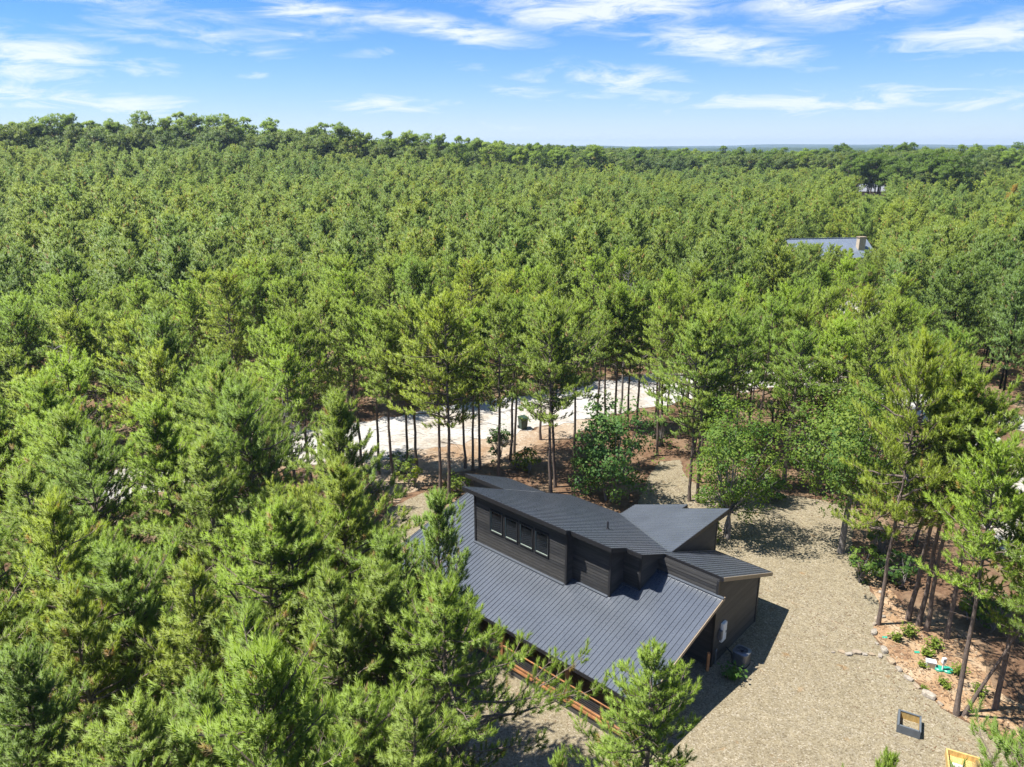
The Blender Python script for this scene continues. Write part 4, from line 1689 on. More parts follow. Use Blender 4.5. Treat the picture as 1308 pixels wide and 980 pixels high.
for u, v, h, k, hue, lab in FORE:
    x, y = by_top(u, v, h)
    PINES.append((x, y))
    plant_pine(HERO[k], x, y, h, hue, lab, 'pines standing close to the house', rz=rnd.uniform(0, 6.28), wide=(.70 if h < 9 else (.92 if k == 4 else .72 if h > 14 else rnd.uniform(1.0, 1.14))))

# pines with bare trunks, measured by the foot of the trunk
TRUNKS = [
    (503, 618, 12.6, 2, 'mid-green', 'leftmost bare-trunked pine of the row between house and road'),
    (521, 600, 12.0, 4, 'yellow-green', 'second bare-trunked pine from the left, set back towards the road'),
    (533, 606, 13.0, 0, 'mid-green', 'straight pine with the darkest thin trunk left of the twin trunks'),
    (563, 634, 13.4, 4, 'yellow-green', 'left one of the twin thick trunks behind the left roof tip'),
    (574, 642, 14.2, 3, 'yellow-green', 'tallest yellow-green pine of the row, right one of the twin trunks'),
    (595, 598, 11.6, 2, 'mid-green', 'thin pine right of the twin trunks, first of a close trio'),
    (604, 601, 11.9, 5, 'bright green', 'middle pine of the close trio right of the twin trunks'),
    (613, 599, 12.2, 2, 'blue-green', 'last pine of the close trio right of the twin trunks'),
    (637, 609, 13.4, 0, 'mid-green', 'stout pine directly behind the peak of the left roof tip'),
    (652, 588, 12.4, 1, 'deep green', 'dark pine left of the rubbish bin, one of a touching pair'),
    (657, 580, 12.0, 5, 'mid-green', 'lighter pine left of the rubbish bin, one of a touching pair'),
    (690, 562, 12.0, 2, 'yellow-green', 'lone slim pine just right of the rubbish bin'),
    (703, 630, 13.6, 3, 'mid-green', 'front pine of the thick pair behind the middle of the roof'),
    (709, 622, 13.0, 1, 'deep green', 'rear pine of the thick pair behind the middle of the roof'),
    (733, 600, 12.4, 4, 'mid-green', 'pine beside the dark broadleaf tree behind the roof'),
    (762, 548, 11.8, 2, 'blue-green', 'first of the thin pines lined up before the white road'),
    (773, 551, 12.2, 5, 'mid-green', 'second of the thin pines lined up before the white road'),
    (786, 549, 12.5, 2, 'bright green', 'third of the thin pines lined up before the white road'),
    (801, 546, 11.6, 0, 'mid-green', 'fourth of the thin pines lined up before the white road'),
    (813, 541, 12.3, 5, 'blue-green', 'fifth of the thin pines lined up before the white road'),
    (836, 560, 12.6, 1, 'mid-green', 'pine at the foot of the gravel path where it leaves the road'),
    (880, 640, 12.3, 3, 'blue-green', 'left pine of the slim pair behind the wing roof'),
    (890, 642, 13.2, 0, 'mid-green', 'right pine of the slim pair behind the wing roof'),
    (412, 604, 12.2, 4, 'mid-green', 'slim pine at the left end of the pale roadside clearing'),
    (462, 596, 12.4, 1, 'mid-green', 'pine in the middle of the pale roadside clearing, before the white gravel'),
    (484, 606, 12.0, 5, 'bright green', 'tufted pine at the right end of the pale roadside clearing'),
    (868, 560, 12.4, 1, 'mid-green', 'pine right of the gravel path where the white road goes behind crowns'),
    (905, 556, 12.8, 3, 'blue-green', 'broad bluish pine hiding the white road behind the slim pair'),
    (940, 566, 12.2, 0, 'mid-green', 'full pine behind the feathery broadleaf, near the white road'),
    (985, 560, 12.6, 3, 'bright green', 'bright broad pine left of the round maple, near the white road'),
    (1030, 566, 12.4, 1, 'mid-green', 'broad pine directly behind the round maple'),
    (1078, 570, 12.8, 3, 'yellow-green', 'yellowish wide pine behind the right side of the round maple'),
    (1120, 590, 12.6, 0, 'mid-green', 'full pine between the round maple and the tallest yard pine'),
    (430, 588, 12.8, 0, 'mid-green', 'pine with a clear dark trunk in the pale roadside clearing'),
    (1160, 792, 13.6, 1, 'mid-green', 'leftmost straight trunk on the upper dirt bank'),
    (1174, 799, 13.0, 4, 'yellow-green', 'trunk touching the leftmost one on the upper dirt bank'),
    (1184, 806, 12.4, 2, 'mid-green', 'thin trunk third along the upper dirt bank'),
    (1209, 815, 12.4, 5, 'mid-green', 'trunk standing apart, fourth along the upper dirt bank'),
    (1221, 912, 12.2, 4, 'bright green', 'leaning trunk at the lower end of the stones'),
    (1270, 905, 12.4, 5, 'mid-green', 'trunk in the straw behind the leaning pair at the bank end'),
    (1450, 930, 12.6, 2, 'bright green', 'bright pine rising from the straw at the photo edge beside the pine box'),
    (1302, 805, 10.2, 0, 'mid-green', 'broad pine at the photo edge behind the shaded shrubs of the bank'),
    (1092, 648, 12.8, 3, 'mid-green', 'pine at the far corner of the gravel yard in tree shade'),
    (960, 600, 12.6, 1, 'blue-green', 'blue-green pine behind the feathery broadleaf beside the wing'),
    (915, 592, 12.2, 3, 'mid-green', 'pine behind the slim pair at the back of the wing'),
    (1000, 612, 12.6, 0, 'mid-green', 'pine standing behind the left side of the round maple'),
]
for u, v, h, k, hue, lab in TRUNKS:
    x, y = at(u, v, 0)
    PINES.append((x, y))
    e = plant_pine(MID[k], x, y, h, hue, lab, 'bare-trunked pines around the clearing', rz=rnd.uniform(0, 6.28))
x, y = at(1223, 914, 0)
PINES.append((x + .25, y))
e = plant_pine(MID[2], x + .25, y, 8.8, 'bright green', 'thin trunk leaning outward from the foot of the bank pine', 'bare-trunked pines around the clearing')
e.rotation_euler = (R(4), R(15), 0)

# ---- the plantation: positions on a jittered hexagonal lattice, thinned on roads, yard and buildings
KEEP = px([(1098, 720), (1320, 960), (1330, 900), (1265, 850), (1210, 802), (1165, 770), (1120, 730)])


def free(x, y, margin_road=2.6):
    x, y = np.asarray(x, float), np.asarray(y, float)
    r = np.hypot(x, y)
    az = np.arctan2(x, y)
    ok = (np.abs(az) < .86) & (r > 8.5) & (y > 2)
    ok &= ~inside(YARD, x, y) & ~inside(KEEP, x, y)
    ok &= ~inside(VERGE, x, y)
    a = (x - A0[0]) * AV[0] + (y - A0[1]) * AV[1]
    b = (x - A0[0]) * BV[0] + (y - A0[1]) * BV[1]
    ok &= ~((a > -18.5) & (a < 3) & (b > -10) & (b < 10))
    # in front of the house only the measured pines stand, behind it the measured row
    a0, a1 = math.atan2(*at(500, 600, 0)), math.atan2(*at(1262, 700, 0))
    ok &= ~((az > a0) & (az < a1) & (r < 46))
    a2 = math.atan2(*at(835, 560, 0))
    ok &= ~((az > a0) & (az < a2) & (r < 62))
    a3, a4 = math.atan2(*at(1208, 560, 0)), math.atan2(*at(1325, 560, 0))
    ok &= ~((az > a3) & (az < a4) & (r < 60))
    ok &= ~((az > a0) & (az < .72) & (r < 27))
    a5, a6 = math.atan2(*at(400, 570, 0)), math.atan2(*at(505, 570, 0))
    ok &= ~((az > a5) & (az < a6) & (r > 35) & (r < 58))
    for line, w in ((ROAD, 4.3 + margin_road), (LANE, 2.2 + margin_road), (DRIVE, 2.4 + margin_road)):
        for p, q in zip(line[:-1], line[1:]):
            d = np.array(q) - np.array(p)
            t = (((x - p[0]) * d[0] + (y - p[1]) * d[1]) / (d @ d)).clip(0, 1)
            ok &= np.hypot(x - p[0] - t * d[0], y - p[1] - t * d[1]) > w * .72
    for c, rr in ((c2, 9.5), (c3, 9.0)):
        ok &= np.hypot(x - c[0], y - c[1]) > rr
    # low young growth in front of the far houses keeps the roofs in view: see heights below
    return ok


rng = np.random.default_rng(2024)


def lattice(step, y1, xw):
    gx, gy = np.meshgrid(np.arange(-xw, xw, step), np.arange(2, y1, step * .87))
    gx = gx + (np.arange(gy.shape[0]) % 2)[:, None] * step / 2
    gx = gx.ravel() + rng.uniform(-.72, .72, gx.size) * step
    gy = gy.ravel() + rng.uniform(-.72, .72, gx.size) * step
    k = rng.random(gx.size) > .05
    return gx[k], gy[k]


lx, ly = lattice(3.35, 320, 270)
k = free(lx, ly)
lx, ly = lx[k], ly[k]
for p in PINES:
    k = np.hypot(lx - p[0], ly - p[1]) > 2.1
    lx, ly = lx[k], ly[k]
r = np.hypot(lx, ly)
o = np.argsort(r)
lx, ly, r = lx[o], ly[o], r[o]
N_NEAR = 224
ROADSIDE = np.array(ROAD)


def zone(x, y):
    az = math.atan2(x, y)
    r = math.hypot(x, y)
    u = 654 + FPX * math.tan(az) * 1.05
    if u > 1120:
        return 'right of the gravel yard' if r < 48 else 'beside the white lane'
    if u > 850:
        return 'between yard and white road' if r < 66 else 'beyond the road behind the wing'
    if u > 500:
        return 'beyond the road behind the house'
    if r < 20:
        return 'lowest beside the porch'
    if r < 30:
        return 'lower in the left stand' if u > 250 else 'low at the left edge'
    if r < 42:
        return 'midway in the left stand' if u > 250 else 'at the left edge, middle height'
    return 'near the hidden bend of road' if u > 260 else 'high at the left edge'


ORD_ = 'first second third fourth fifth sixth seventh eighth'.split()
NUM = ['two', 'three', 'four', 'five', 'six', 'seven', 'eight']
near_list = []
for i in range(N_NEAR):
    x, y = float(lx[i]), float(ly[i])
    h = rnd.uniform(10.2, 13.8)
    hue = rnd.choice(['yellow-green', 'mid-green', 'mid-green', 'blue-green', 'bright green', 'bright green', 'deep green'])
    near = r[i] < 40
    k = rnd.randrange(6)
    size = 'tall' if h > 12.5 else ('short' if h < 11.3 else 'middle-sized')
    word = (HERO_WORD if near else MID_WORD)[k]
    zn = zone(x, y)
    near_list.append((x, y, h, hue, near, k, '%s %s %s-crowned pine %s' % (size, hue, word, zn), zn))
same = {}
for q in sorted(near_list, key=lambda q: math.atan2(q[0], q[1])):
    same.setdefault(q[6], []).append(q)
for lab, qs in same.items():
    for n, (x, y, h, hue, near, k, _, zn) in enumerate(qs):
        t = lab
        if len(qs) > 1:
            t += ', ' + ('leftmost' if n == 0 else ('rightmost' if n == len(qs) - 1 else ORD_[n] + ' from left')) + ' of ' + NUM[len(qs) - 2]
        plant_pine((HERO if near else MID)[k], x, y, h, hue, t, 'plantation pines ' + zn, rz=rnd.uniform(0, 6.28), wide=rnd.uniform(.92, 1.15) if near else rnd.uniform(.9, 1.2))

# ---- old round-topped pines on the skyline and by the far house, one by one
OLD = []


def old_pine(u, r_, h, k, hue, lab, grp):
    az = math.atan((u - 654) / FPX / 1.05)
    x, y = r_ * math.sin(az), r_ * math.cos(az)
    if -13 < x - c3[0] < 3 and abs(y - c3[1]) < 13:
        return
    OLD.append((x, y))
    plant_pine(MATURE[k], x, y, h, hue, lab, grp, 'old_pine', 'pine tree', rnd.uniform(0, 6.28), 18.0, rnd.uniform(.9, 1.2))


sky_left = [(20, 15.5), (45, 16), (70, 18), (95, 18.5), (120, 16), (150, 16.5), (188, 19), (215, 18), (232, 19), (252, 18.5), (275, 19), (298, 19), (318, 18.5), (347, 18.5), (365, 15.5),
            (400, 17.5), (415, 18.5), (432, 19), (450, 18), (470, 17), (498, 18), (520, 18.5), (538, 18), (560, 19), (585, 18.5), (610, 18), (632, 17.5), (665, 17), (690, 17.5), (712, 17), (765, 19.5), (735, 14.5), (795, 13.5)]
ORD = 'first second third fourth fifth sixth seventh eighth ninth tenth eleventh twelfth thirteenth fourteenth fifteenth sixteenth'.split()
OLD_WORD = ['round-topped', 'flat-topped', 'spreading', 'tufted']
parts_ = {}
for i, (u, h) in enumerate(sorted(sky_left)):
    part = 'skyline of the left rise' if u < 375 else ('dip of the skyline' if u < 480 else 'long middle skyline')
    n = parts_[part] = parts_.get(part, 0) + 1
    old_pine(u, 278 + rnd.uniform(-8, 14), h + 2.6, i % 4, rnd.choice(['mid-green', 'deep green', 'deep green']), '%s old pine, %s from the left on the %s' % (OLD_WORD[i % 4], ORD[n - 1], part), 'old pines on the ' + part)
far_right = []
for i in range(62):
    u = 590 + 730 * (i + .5) / 62 + rnd.uniform(-6, 6)
    far_right.append((u, rnd.uniform(300, 385), rnd.uniform(17, 20.5)))
for i in range(26):
    u = rnd.uniform(1085, 1230)
    far_right.append((u, rnd.uniform(262 if abs(u - 1113) < 30 else 222, 300), rnd.uniform(16.5, 20)))
for i, (u, r_, h) in enumerate(sorted(far_right)):
    by = r_ < 300
    hue = 'dark' if by else rnd.choice(['mid-green', 'deep green', 'dark', 'dark'])
    tail = 'in the dark grove around the farthest house' if by else 'in the long line below the blue hills'
    old_pine(u, r_, h, i % 4, hue, '%s %s old pine %s' % (hue, OLD_WORD[i % 4], tail), 'dark grove by the farthest house' if by else 'old pines below the blue hills')

# ---- the rest of the plantation reads as one mass
fx, fy = lx[N_NEAR:], ly[N_NEAR:]
mx, my = lattice(5.2, 760, 640)
k = free(mx, my)
rm_ = np.hypot(mx, my)
k &= rm_ > 285
mx, my = mx[k], my[k]
PX = np.concatenate([fx, mx])
PY = np.concatenate([fy, my])
rp = np.hypot(PX, PY)
azp = np.arctan2(PX, PY)
keep = np.ones(len(PX), bool)
for p in OLD:
    keep &= np.hypot(PX - p[0], PY - p[1]) > 3.0
PX, PY, rp, azp = PX[keep], PY[keep], rp[keep], azp[keep]
H_ = (rng.triangular(7.0, 12.2, 14.2, len(PX)) + 1.3 * np.sin(PX / 9.0 + 1.7 * np.sin(PY / 13.0)) * np.sin(PY / 11.0) + 1.6 * (rng.random(len(PX)) > .93)) / HERO_H
# the far ridge and the right-hand far wood carry old pines
old = ((rp > 310) & (azp > -.06)) | ((rp > 264) & (rp < 315) & (azp < -.05)) | ((rp > 255) & (azp > .44) & (azp < .56))
old &= rng.random(len(PX)) < .8
SC = np.where(old, rng.uniform(.72, .98, len(PX)), H_)
# young, lower growth right in front of the two far roofs
for c, drop, wd in ((c2, .1195, 9.0), (c3, .0575, 6.0)):
    ca, cr = math.atan2(*c), math.hypot(*c)
    k = (np.abs(azp - ca) < wd / cr) & (rp < cr + 3)
    cap = (23.0 - drop * rp - gz(PX, PY) + rng.uniform(-.8, .5, len(PX))) / HERO_H
    low = k & (cap < SC)
    SC = np.where(low, np.maximum(cap, .25), SC)
    old &= ~k
    old &= ~((PX - c[0] > -16) & (PX - c[0] < 3) & (np.abs(PY - c[1]) < 14))
VAR = np.where(old, 6 + rng.integers(0, 3, len(PX)), rng.integers(0, 6, len(PX)))
PZ = gz(PX, PY)
me = bpy.data.meshes.new('forest')
me.vertices.add(len(PX))
me.vertices.foreach_set('co', np.column_stack([PX, PY, PZ]).astype(np.float32).ravel())
for nm, tp, arr in (('variant', 'INT', VAR.astype(np.int32)), ('turn', 'FLOAT_VECTOR', np.column_stack([rng.normal(0, .045, len(PX)), rng.normal(0, .045, len(PX)), rng.uniform(0, 6.28, len(PX))]).astype(np.float32)), ('size', 'FLOAT', SC.astype(np.float32))):
    at_ = me.attributes.new(nm, tp, 'POINT')
    at_.data.foreach_set('vector' if tp == 'FLOAT_VECTOR' else 'value', arr.ravel())
forest = link_mesh('forest', me)
tag(forest, kind='stuff')
protos = []
for q in FAR + MATURE_FAR:
    protos.append(bpy.data.objects.new(q.name, q))
ng = bpy.data.node_groups.new('forest_points', 'GeometryNodeTree')
ng.interface.new_socket('Geometry', in_out='INPUT', socket_type='NodeSocketGeometry')
ng.interface.new_socket('Geometry', in_out='OUTPUT', socket_type='NodeSocketGeometry')
GN, GL = ng.nodes, ng.links
gi, go = GN.new('NodeGroupInput'), GN.new('NodeGroupOutput')
iop = GN.new('GeometryNodeInstanceOnPoints')
join = GN.new('GeometryNodeJoinGeometry')
GL.new(gi.outputs[0], iop.inputs['Points'])
for q in reversed(protos):
    oi = GN.new('GeometryNodeObjectInfo')
    oi.inputs['Object'].default_value = q
    oi.inputs['As Instance'].default_value = True
    GL.new(oi.outputs['Geometry'], join.inputs[0])
GL.new(join.outputs[0], iop.inputs['Instance'])
iop.inputs['Pick Instance'].default_value = True


def named(nm, tp):
    n = GN.new('GeometryNodeInputNamedAttribute')
    n.data_type = tp
    n.inputs['Name'].default_value = nm
    return n.outputs['Attribute']


GL.new(named('variant', 'INT'), iop.inputs['Instance Index'])
GL.new(named('turn', 'FLOAT_VECTOR'), iop.inputs['Rotation'])
GL.new(named('size', 'FLOAT'), iop.inputs['Scale'])
GL.new(iop.outputs[0], go.inputs[0])
md = forest.modifiers.new('trees', 'NODES')
md.node_group = ng
print('tris', [len(q[1].polygons) for q in HERO + MID], [len(q.polygons) for q in FAR])
print('forest trees', len(PX), 'near', N_NEAR, 'to', round(float(r[N_NEAR - 1]), 1))


# ------------------------------------------------------------------ broadleaf trees, shrubs, dead trees, weeds
def leaf_quads(rng, c, d, size, up=0.5):
    """leaves at points c facing roughly d: one kite-shaped quad each, bent along the middle"""
    n = len(c)
    nr = d + rng.normal(0, .55, (n, 3)) + np.array([0, 0, up])
    nr /= np.linalg.norm(nr, axis=1)[:, None]
    s, t = rot_frame(nr)
    a = rng.uniform(0, 6.28, n)
    e1 = np.cos(a)[:, None] * s + np.sin(a)[:, None] * t
    e2 = np.cross(nr, e1)
    L_ = size * rng.uniform(.7, 1.25, n)[:, None]
    v = np.stack([c - e1 * L_ * .5, c + e2 * L_ * .36 + nr * L_ * .06, c + e1 * L_ * .6 - nr * L_ * .10, c - e2 * L_ * .36 + nr * L_ * .06], 1)
    return v.reshape(-1, 3), np.arange(n * 4).reshape(-1, 4), nr


def broadleaf(name, seed, H, z0, rx, nclump, nleaf, size, stems=1, spread=.5, top=1.0):
    rng = np.random.default_rng(seed)
    wood = Parts()
    zc, rz = (H + z0) / 2, (H - z0) / 2
    cl = rng.normal(size=(nclump, 3))
    cl /= np.linalg.norm(cl, axis=1)[:, None]
    rad = rng.uniform(.35, 1.0, nclump) ** .55
    lump = 1 + .34 * np.sin(cl[:, 0] * 5 + seed) * np.cos(cl[:, 1] * 4 + seed * 2)
    cen = cl * (rad * lump)[:, None] * [rx, rx, rz] + [0, 0, zc]
    r0 = .014 * H + .03
    for j in range(stems):
        off = np.array([rng.normal(0, .25), rng.normal(0, .25), 0]) * (stems > 1)
        fork = z0 * rng.uniform(.75, 1.0) + .1 * H
        base = np.array([0, 0, -.2]) + off
        mid = np.array([rng.normal(0, .1), rng.normal(0, .1), fork]) + off * 1.6
        wood.add(*tube_np(np.array([base, base * .5 + mid * .5 + rng.normal(0, .05, 3), mid]), np.array([r0 * 1.25, r0, r0 * .8]) / stems ** .4, 8))
        mine = cen[j::stems]
        for c in mine[:: max(1, len(mine) // (34 // stems))]:
            m = mid * .45 + c * .55 + np.array([0, 0, .12 * H * rng.uniform(-.3, .6)])
            wood.add(*tube_np(np.array([mid, m, c]), np.array([r0 * .45, r0 * .22, .008]), 5))
    n = nclump * nleaf
    ci = np.repeat(np.arange(nclump), nleaf)
    g3 = rng.normal(size=(n, 3))
    g3 /= np.linalg.norm(g3, axis=1)[:, None]
    cr = (rx * .27) * rng.uniform(.5, 1.4, nclump)
    p = cen[ci] + g3 * (cr[ci] * rng.uniform(.3, 1, n) ** .5)[:, None] * [1, 1, .7]
    d = g3 * .8 + cl[ci] * .6
    v, f, nr = leaf_quads(rng, p, d, size)
    tint = (.45 + rng.normal(0, .16, nclump))[ci] + rng.normal(0, .12, n)
    nrm = (g3 * .7 + cl[ci] * .5 + [0, 0, .5] + nr * .6)
    nrm /= np.linalg.norm(nrm, axis=1)[:, None]
    fl = (nr * nrm).sum(1) > 0          # the kite above is wound the other way round
    f[fl] = f[fl][:, ::-1]
    return (mesh_np(name + '_trunk', np.vstack(wood.v), np.vstack(wood.f), [M['bark_grey']], smooth_=True),
            mesh_np(name + '_crown', v, f, [M['leaves']], np.repeat(tint, 4).clip(0, 1), smooth_=True, normals=np.repeat(nrm, 4, axis=0)))


def plant(meshes, name, x, y, label, cat, group=None, col=(1, 1, 1), rz=0.0, sc=1.0):
    e = empty(name, (x, y, g(x, y)), rz)
    e.scale = (sc, sc, sc)
    tag(e, label, cat, group)
    link_mesh('trunk' if 'tree' in name else 'stem', meshes[0], e)
    c = link_mesh('crown' if 'tree' in name else 'foliage', meshes[1], e)
    c.color = (*col, 1)
    return e


x, y = at(1074, 706, 0)
plant(broadleaf('maple', 5, 10.4, 3.2, 3.3, 200, 70, .155), 'maple_tree', x, y, 'round dark green maple with a forked trunk standing in the gravel yard', 'tree', col=(1.1, 1.1, .8))
x, y = at(778, 640, 0)
plant(broadleaf('gum', 8, 7.0, .8, 2.5, 120, 50, .20, stems=3), 'broadleaf_tree', x, y, 'dark glossy low broadleaf tree with large leaves behind the house roof', 'tree', col=(.72, .92, .95))
x, y = at(930, 688, 0)
plant(broadleaf('elm', 9, 9.0, 1.0, 2.5, 180, 60, .135, stems=2), 'feathery_tree', x, y, 'feathery bright green broadleaf tree at the back corner of the wing', 'tree', col=(1.15, 1.18, .8))
SHRUB = [broadleaf('shrub', 20 + i, hh, .15, rr, 34, 22, .17, stems=3) for i, (hh, rr) in enumerate([(2.6, 1.0), (1.8, 1.1), (3.4, .9)])]
shrubs = [(526, 622, 0, (1.5, 1.3, .6), 'yellowish shrub among the trunks left of the roof tip'), (512, 606, 1, (1, 1, 1), 'green shrub at the foot of the leftmost bare trunks'),
          (633, 590, 2, (.55, .7, .8), 'dark leafy sapling between the roof tip and the rubbish bin'), (640, 566, 1, (.6, .75, .8), 'dark shrub below the white road left of the bin'),
          (585, 632, 1, (1.2, 1.1, .7), 'low olive shrub right of the twin trunks'), (672, 600, 1, (1.4, 1.2, .6), 'small sunlit yellow shrub in the pine straw behind the roof'),
          (742, 628, 2, (.9, 1, .9), 'sapling touching the dark broadleaf tree behind the roof'), (838, 570, 2, (.6, .75, .8), 'dark sapling beside the gravel path behind the roof'),
          (1100, 742, 0, (.9, 1, .8), 'shrub in shade at the top of the edging stones'), (1118, 722, 2, (1.0, 1, .7), 'tall thin-stemmed shrub behind the top edging stones'),
          (1240, 790, 0, (1.0, 1.1, .8), 'bushy green shrub behind the straight trunks on the bank'), (1265, 800, 1, (.8, .95, .8), 'lower shrub right of the bushy one behind the bank trunks'),
          (900, 690, 1, (1.2, 1.2, .8), 'low shrub between wing wall and feathery tree'), (985, 640, 1, (.9, 1, .8), 'dark low shrub at the back edge of the gravel yard'),
          (1140, 742, 1, (.7, .85, .8), 'dark shrub at the foot of the tallest yard pine'), (1288, 545, 1, (.8, 1, .8), 'shrub row beside the white lane at the photo edge')]
for u, v, k, col, lab in shrubs:
    x, y = at(u, v, 0)
    plant(SHRUB[k], 'shrub', x, y, lab, 'shrub', 'shrubs under the trees', col, rnd.uniform(0, 6), rnd.uniform(.8, 1.1))
x, y = at(1240, 258, 8)
BIG = broadleaf('oak', 31, 13.0, 3.0, 6.4, 150, 40, .60)
plant(BIG, 'oak_tree', x, y, 'rounded yellow-green oak below the dark far grove', 'tree', col=(1.7, 1.45, .75))
x, y = at(1218, 262, 7)
plant(BIG, 'oak_tree', x, y, 'lower yellow oak touching the rounded one below the dark grove', 'tree', col=(1.85, 1.5, .7), rz=2.0, sc=.72)
x, y = at(1288, 268, 8)
plant_pine(MID[2], x, y, 13.2, 'mid-green', 'dead rust-brown pine standing out near the right end of the canopy', None)
for o in COL.objects[-1:]:
    o.color = (1.55, .80, .75, 1)
x, y = at(552, 318, 9.5)
plant(BIG, 'broadleaf_tree', x, y, 'dull green broad-crowned tree rising out of the middle of the plantation', 'tree', col=(1.1, 1.05, .9), rz=1.0, sc=.85)
x, y = at(168, 212, 14)
plant(BIG, 'broadleaf_tree', x, y, 'very dark broad-crowned tree below the left skyline', 'tree', col=(.55, .62, .7), rz=2.2, sc=.95)
x, y = at(480, 235, 14)
plant(BIG, 'broadleaf_tree', x, y, 'dark broad-crowned tree below the dip of the skyline', 'tree', col=(.6, .68, .7), rz=4.2, sc=.8)
x, y = at(935, 292, 10)
plant(BIG, 'broadleaf_tree', x, y, 'dark green broad-crowned tree left of the blue roofed house', 'tree', col=(.7, .8, .7), rz=5.2, sc=.8)


def dead_tree(seed, H):
    rng = np.random.default_rng(seed)
    t, b = Parts(), Parts()
    zz = np.linspace(-.2, H, 9)
    p = np.column_stack([np.cumsum(rng.normal(0, .06, 9)), np.cumsum(rng.normal(0, .06, 9)), zz])
    t.add(*tube_np(p, np.linspace(.11, .012, 9), 7))
    for j in range(46):
        z = H * rng.uniform(.3, .98)
        o = np.array([np.interp(z, zz, p[:, 0]), np.interp(z, zz, p[:, 1]), z])
        az = rng.uniform(0, 6.28)
        L_ = (1 - z / H) * 2.6 + .35
        d = np.array([math.cos(az), math.sin(az), rng.uniform(.2, .9)])
        m = o + d * L_ * .5 + rng.normal(0, .08, 3)
        e = o + d * L_ + [0, 0, .12]
        b.add(*tube_np(np.array([o, m, e]), np.array([.026, .016, .005]), 4))
        for q in range(3):
            f = rng.uniform(.3, .95)
            c = o * (1 - f) + e * f
            b.add(*tube_np(np.array([c, c + d * .4 * L_ * .5 + rng.normal(0, .22, 3)]), np.array([.010, .003]), 3))
    return (mesh_np('dead_trunk', np.vstack(t.v), np.vstack(t.f), [M['bark_grey']], smooth_=True), mesh_np('dead_limbs', np.vstack(b.v), np.vstack(b.f), [M['bark_grey']], smooth_=True))


DEAD = [dead_tree(3, 13.0), dead_tree(4, 12.0)]
for u, v, h, k, lab in [(800, 345, 13, 0, 'bare grey dead tree in the dark gap of the canopy right of centre'), (368, 505, 11, 1, 'bare grey dead tree beside the road bend left of the clearing'),
                        (72, 440, 12, 0, 'bare dead tree with fine twigs in the dark gap of the left slope'), (1160, 455, 10, 1, 'leafless grey sapling beside the tallest yard pine'), (155, 700, 9, 1, 'tangled dead tree in the gap of the lower left stand')]:
    x, y = by_top(u, v, h)
    e = empty('dead_tree', (x, y, g(x, y)), rnd.uniform(0, 6))
    e.scale = (h / 12.5,) * 3
    tag(e, lab, 'dead tree', 'bare dead trees')
    link_mesh('trunk', DEAD[k][0], e)
    link_mesh('limbs', DEAD[k][1], e)


def weed(seed, n, h):
    rng = np.random.default_rng(seed)
    az = rng.uniform(0, 6.28, n)
    tilt = rng.uniform(.1, .9, n)
    d = np.column_stack([np.cos(az) * tilt, np.sin(az) * tilt, np.ones(n)])
    d /= np.linalg.norm(d, axis=1)[:, None]
    o = np.column_stack([rng.normal(0, .07, n), rng.normal(0, .07, n), np.zeros(n)])
    p = np.vstack([o + d * h * f for f in (.35, .6, .8, 1.0)])
    v, f, nr = leaf_quads(rng, p + rng.normal(0, .04, p.shape), np.vstack([d] * 4), .13, 1.0)
    st = Parts()
    for i in range(0, n, 2):
        st.add(*tube_np(np.array([o[i], o[i] + d[i] * h]), np.array([.006, .003]), 3))
    return (mesh_np('weed_stems', np.vstack(st.v), np.vstack(st.f), [M['leaves']], np.full(sum(len(q) for q in st.v), .5)), mesh_np('weed_leaves', v, f, [M['leaves']], rng.uniform(.3, .9, len(v)), smooth_=True))


WEED = [weed(1, 46, .55), weed(2, 30, .38)]
for u, v, k, sc, lab in [(1144, 818, 1, 1.0, 'smallest round weed on the orange dirt beside the boulders'), (1160, 812, 0, 1.1, 'bushy weed at the top of the orange dirt'), (1192, 828, 0, 1.0, 'tall weed on the dirt above the white utility box'),
                         (1184, 838, 1, 1.1, 'weed just behind the white utility box'), (1178, 852, 1, .7, 'tiny weed beside the white utility box'), (1224, 862, 0, .9, 'weed right of the green tank cover'),
                         (1204, 874, 1, .8, 'low weed below the green tank cover'), (1209, 880, 1, .6, 'tiny weed below the low weed under the tank cover'), (1250, 888, 0, .9, 'weed in straw beside the leaning trunks'), (1180, 880, 1, .5, 'sprig growing beside the long edging slab')]:
    x, y = at(u, v, 0)
    plant(WEED[k], 'weed', x, y, lab, 'weed', 'weeds on the dirt bank', (1.15, 1.1, .75), rnd.uniform(0, 6), sc)
x, y = at(936, 868, 0)
plant(WEED[0], 'weed', x, y, 'dark green plant on the gravel in front of the air conditioner', 'plant', None, (.55, .8, .7), .4, 1.3)

for i, (u, v, L_, rz, lab) in enumerate([(1225, 575, 3.2, .3, 'thick log lying across the brush beside the white lane'), (1240, 582, 2.6, -.2, 'pale log below the thick one in the lane brush'), (1252, 570, 2.4, .5, 'short log at the far end of the lane brush'), (1262, 588, 2.8, .05, 'log lying lowest in the lane brush'), (1237, 566, 2.0, -.5, 'thin crooked log on top of the lane brush')]):
    x, y = at(u, v, 0)
    m = MB()
    m.tube([(-L_ / 2, 0, 0), (-L_ * .1, .06, .03), (L_ / 2, -.05, .02)], [.14, .12, .08], 8)
    o = m.build('log', M['bark_grey'], smooth_=True)
    o.location = (x, y, g(x, y) + .12 + .03 * i)
    o.rotation_euler = (0, 0, rz)
    tag(o, lab, 'log', 'logs beside the white lane')

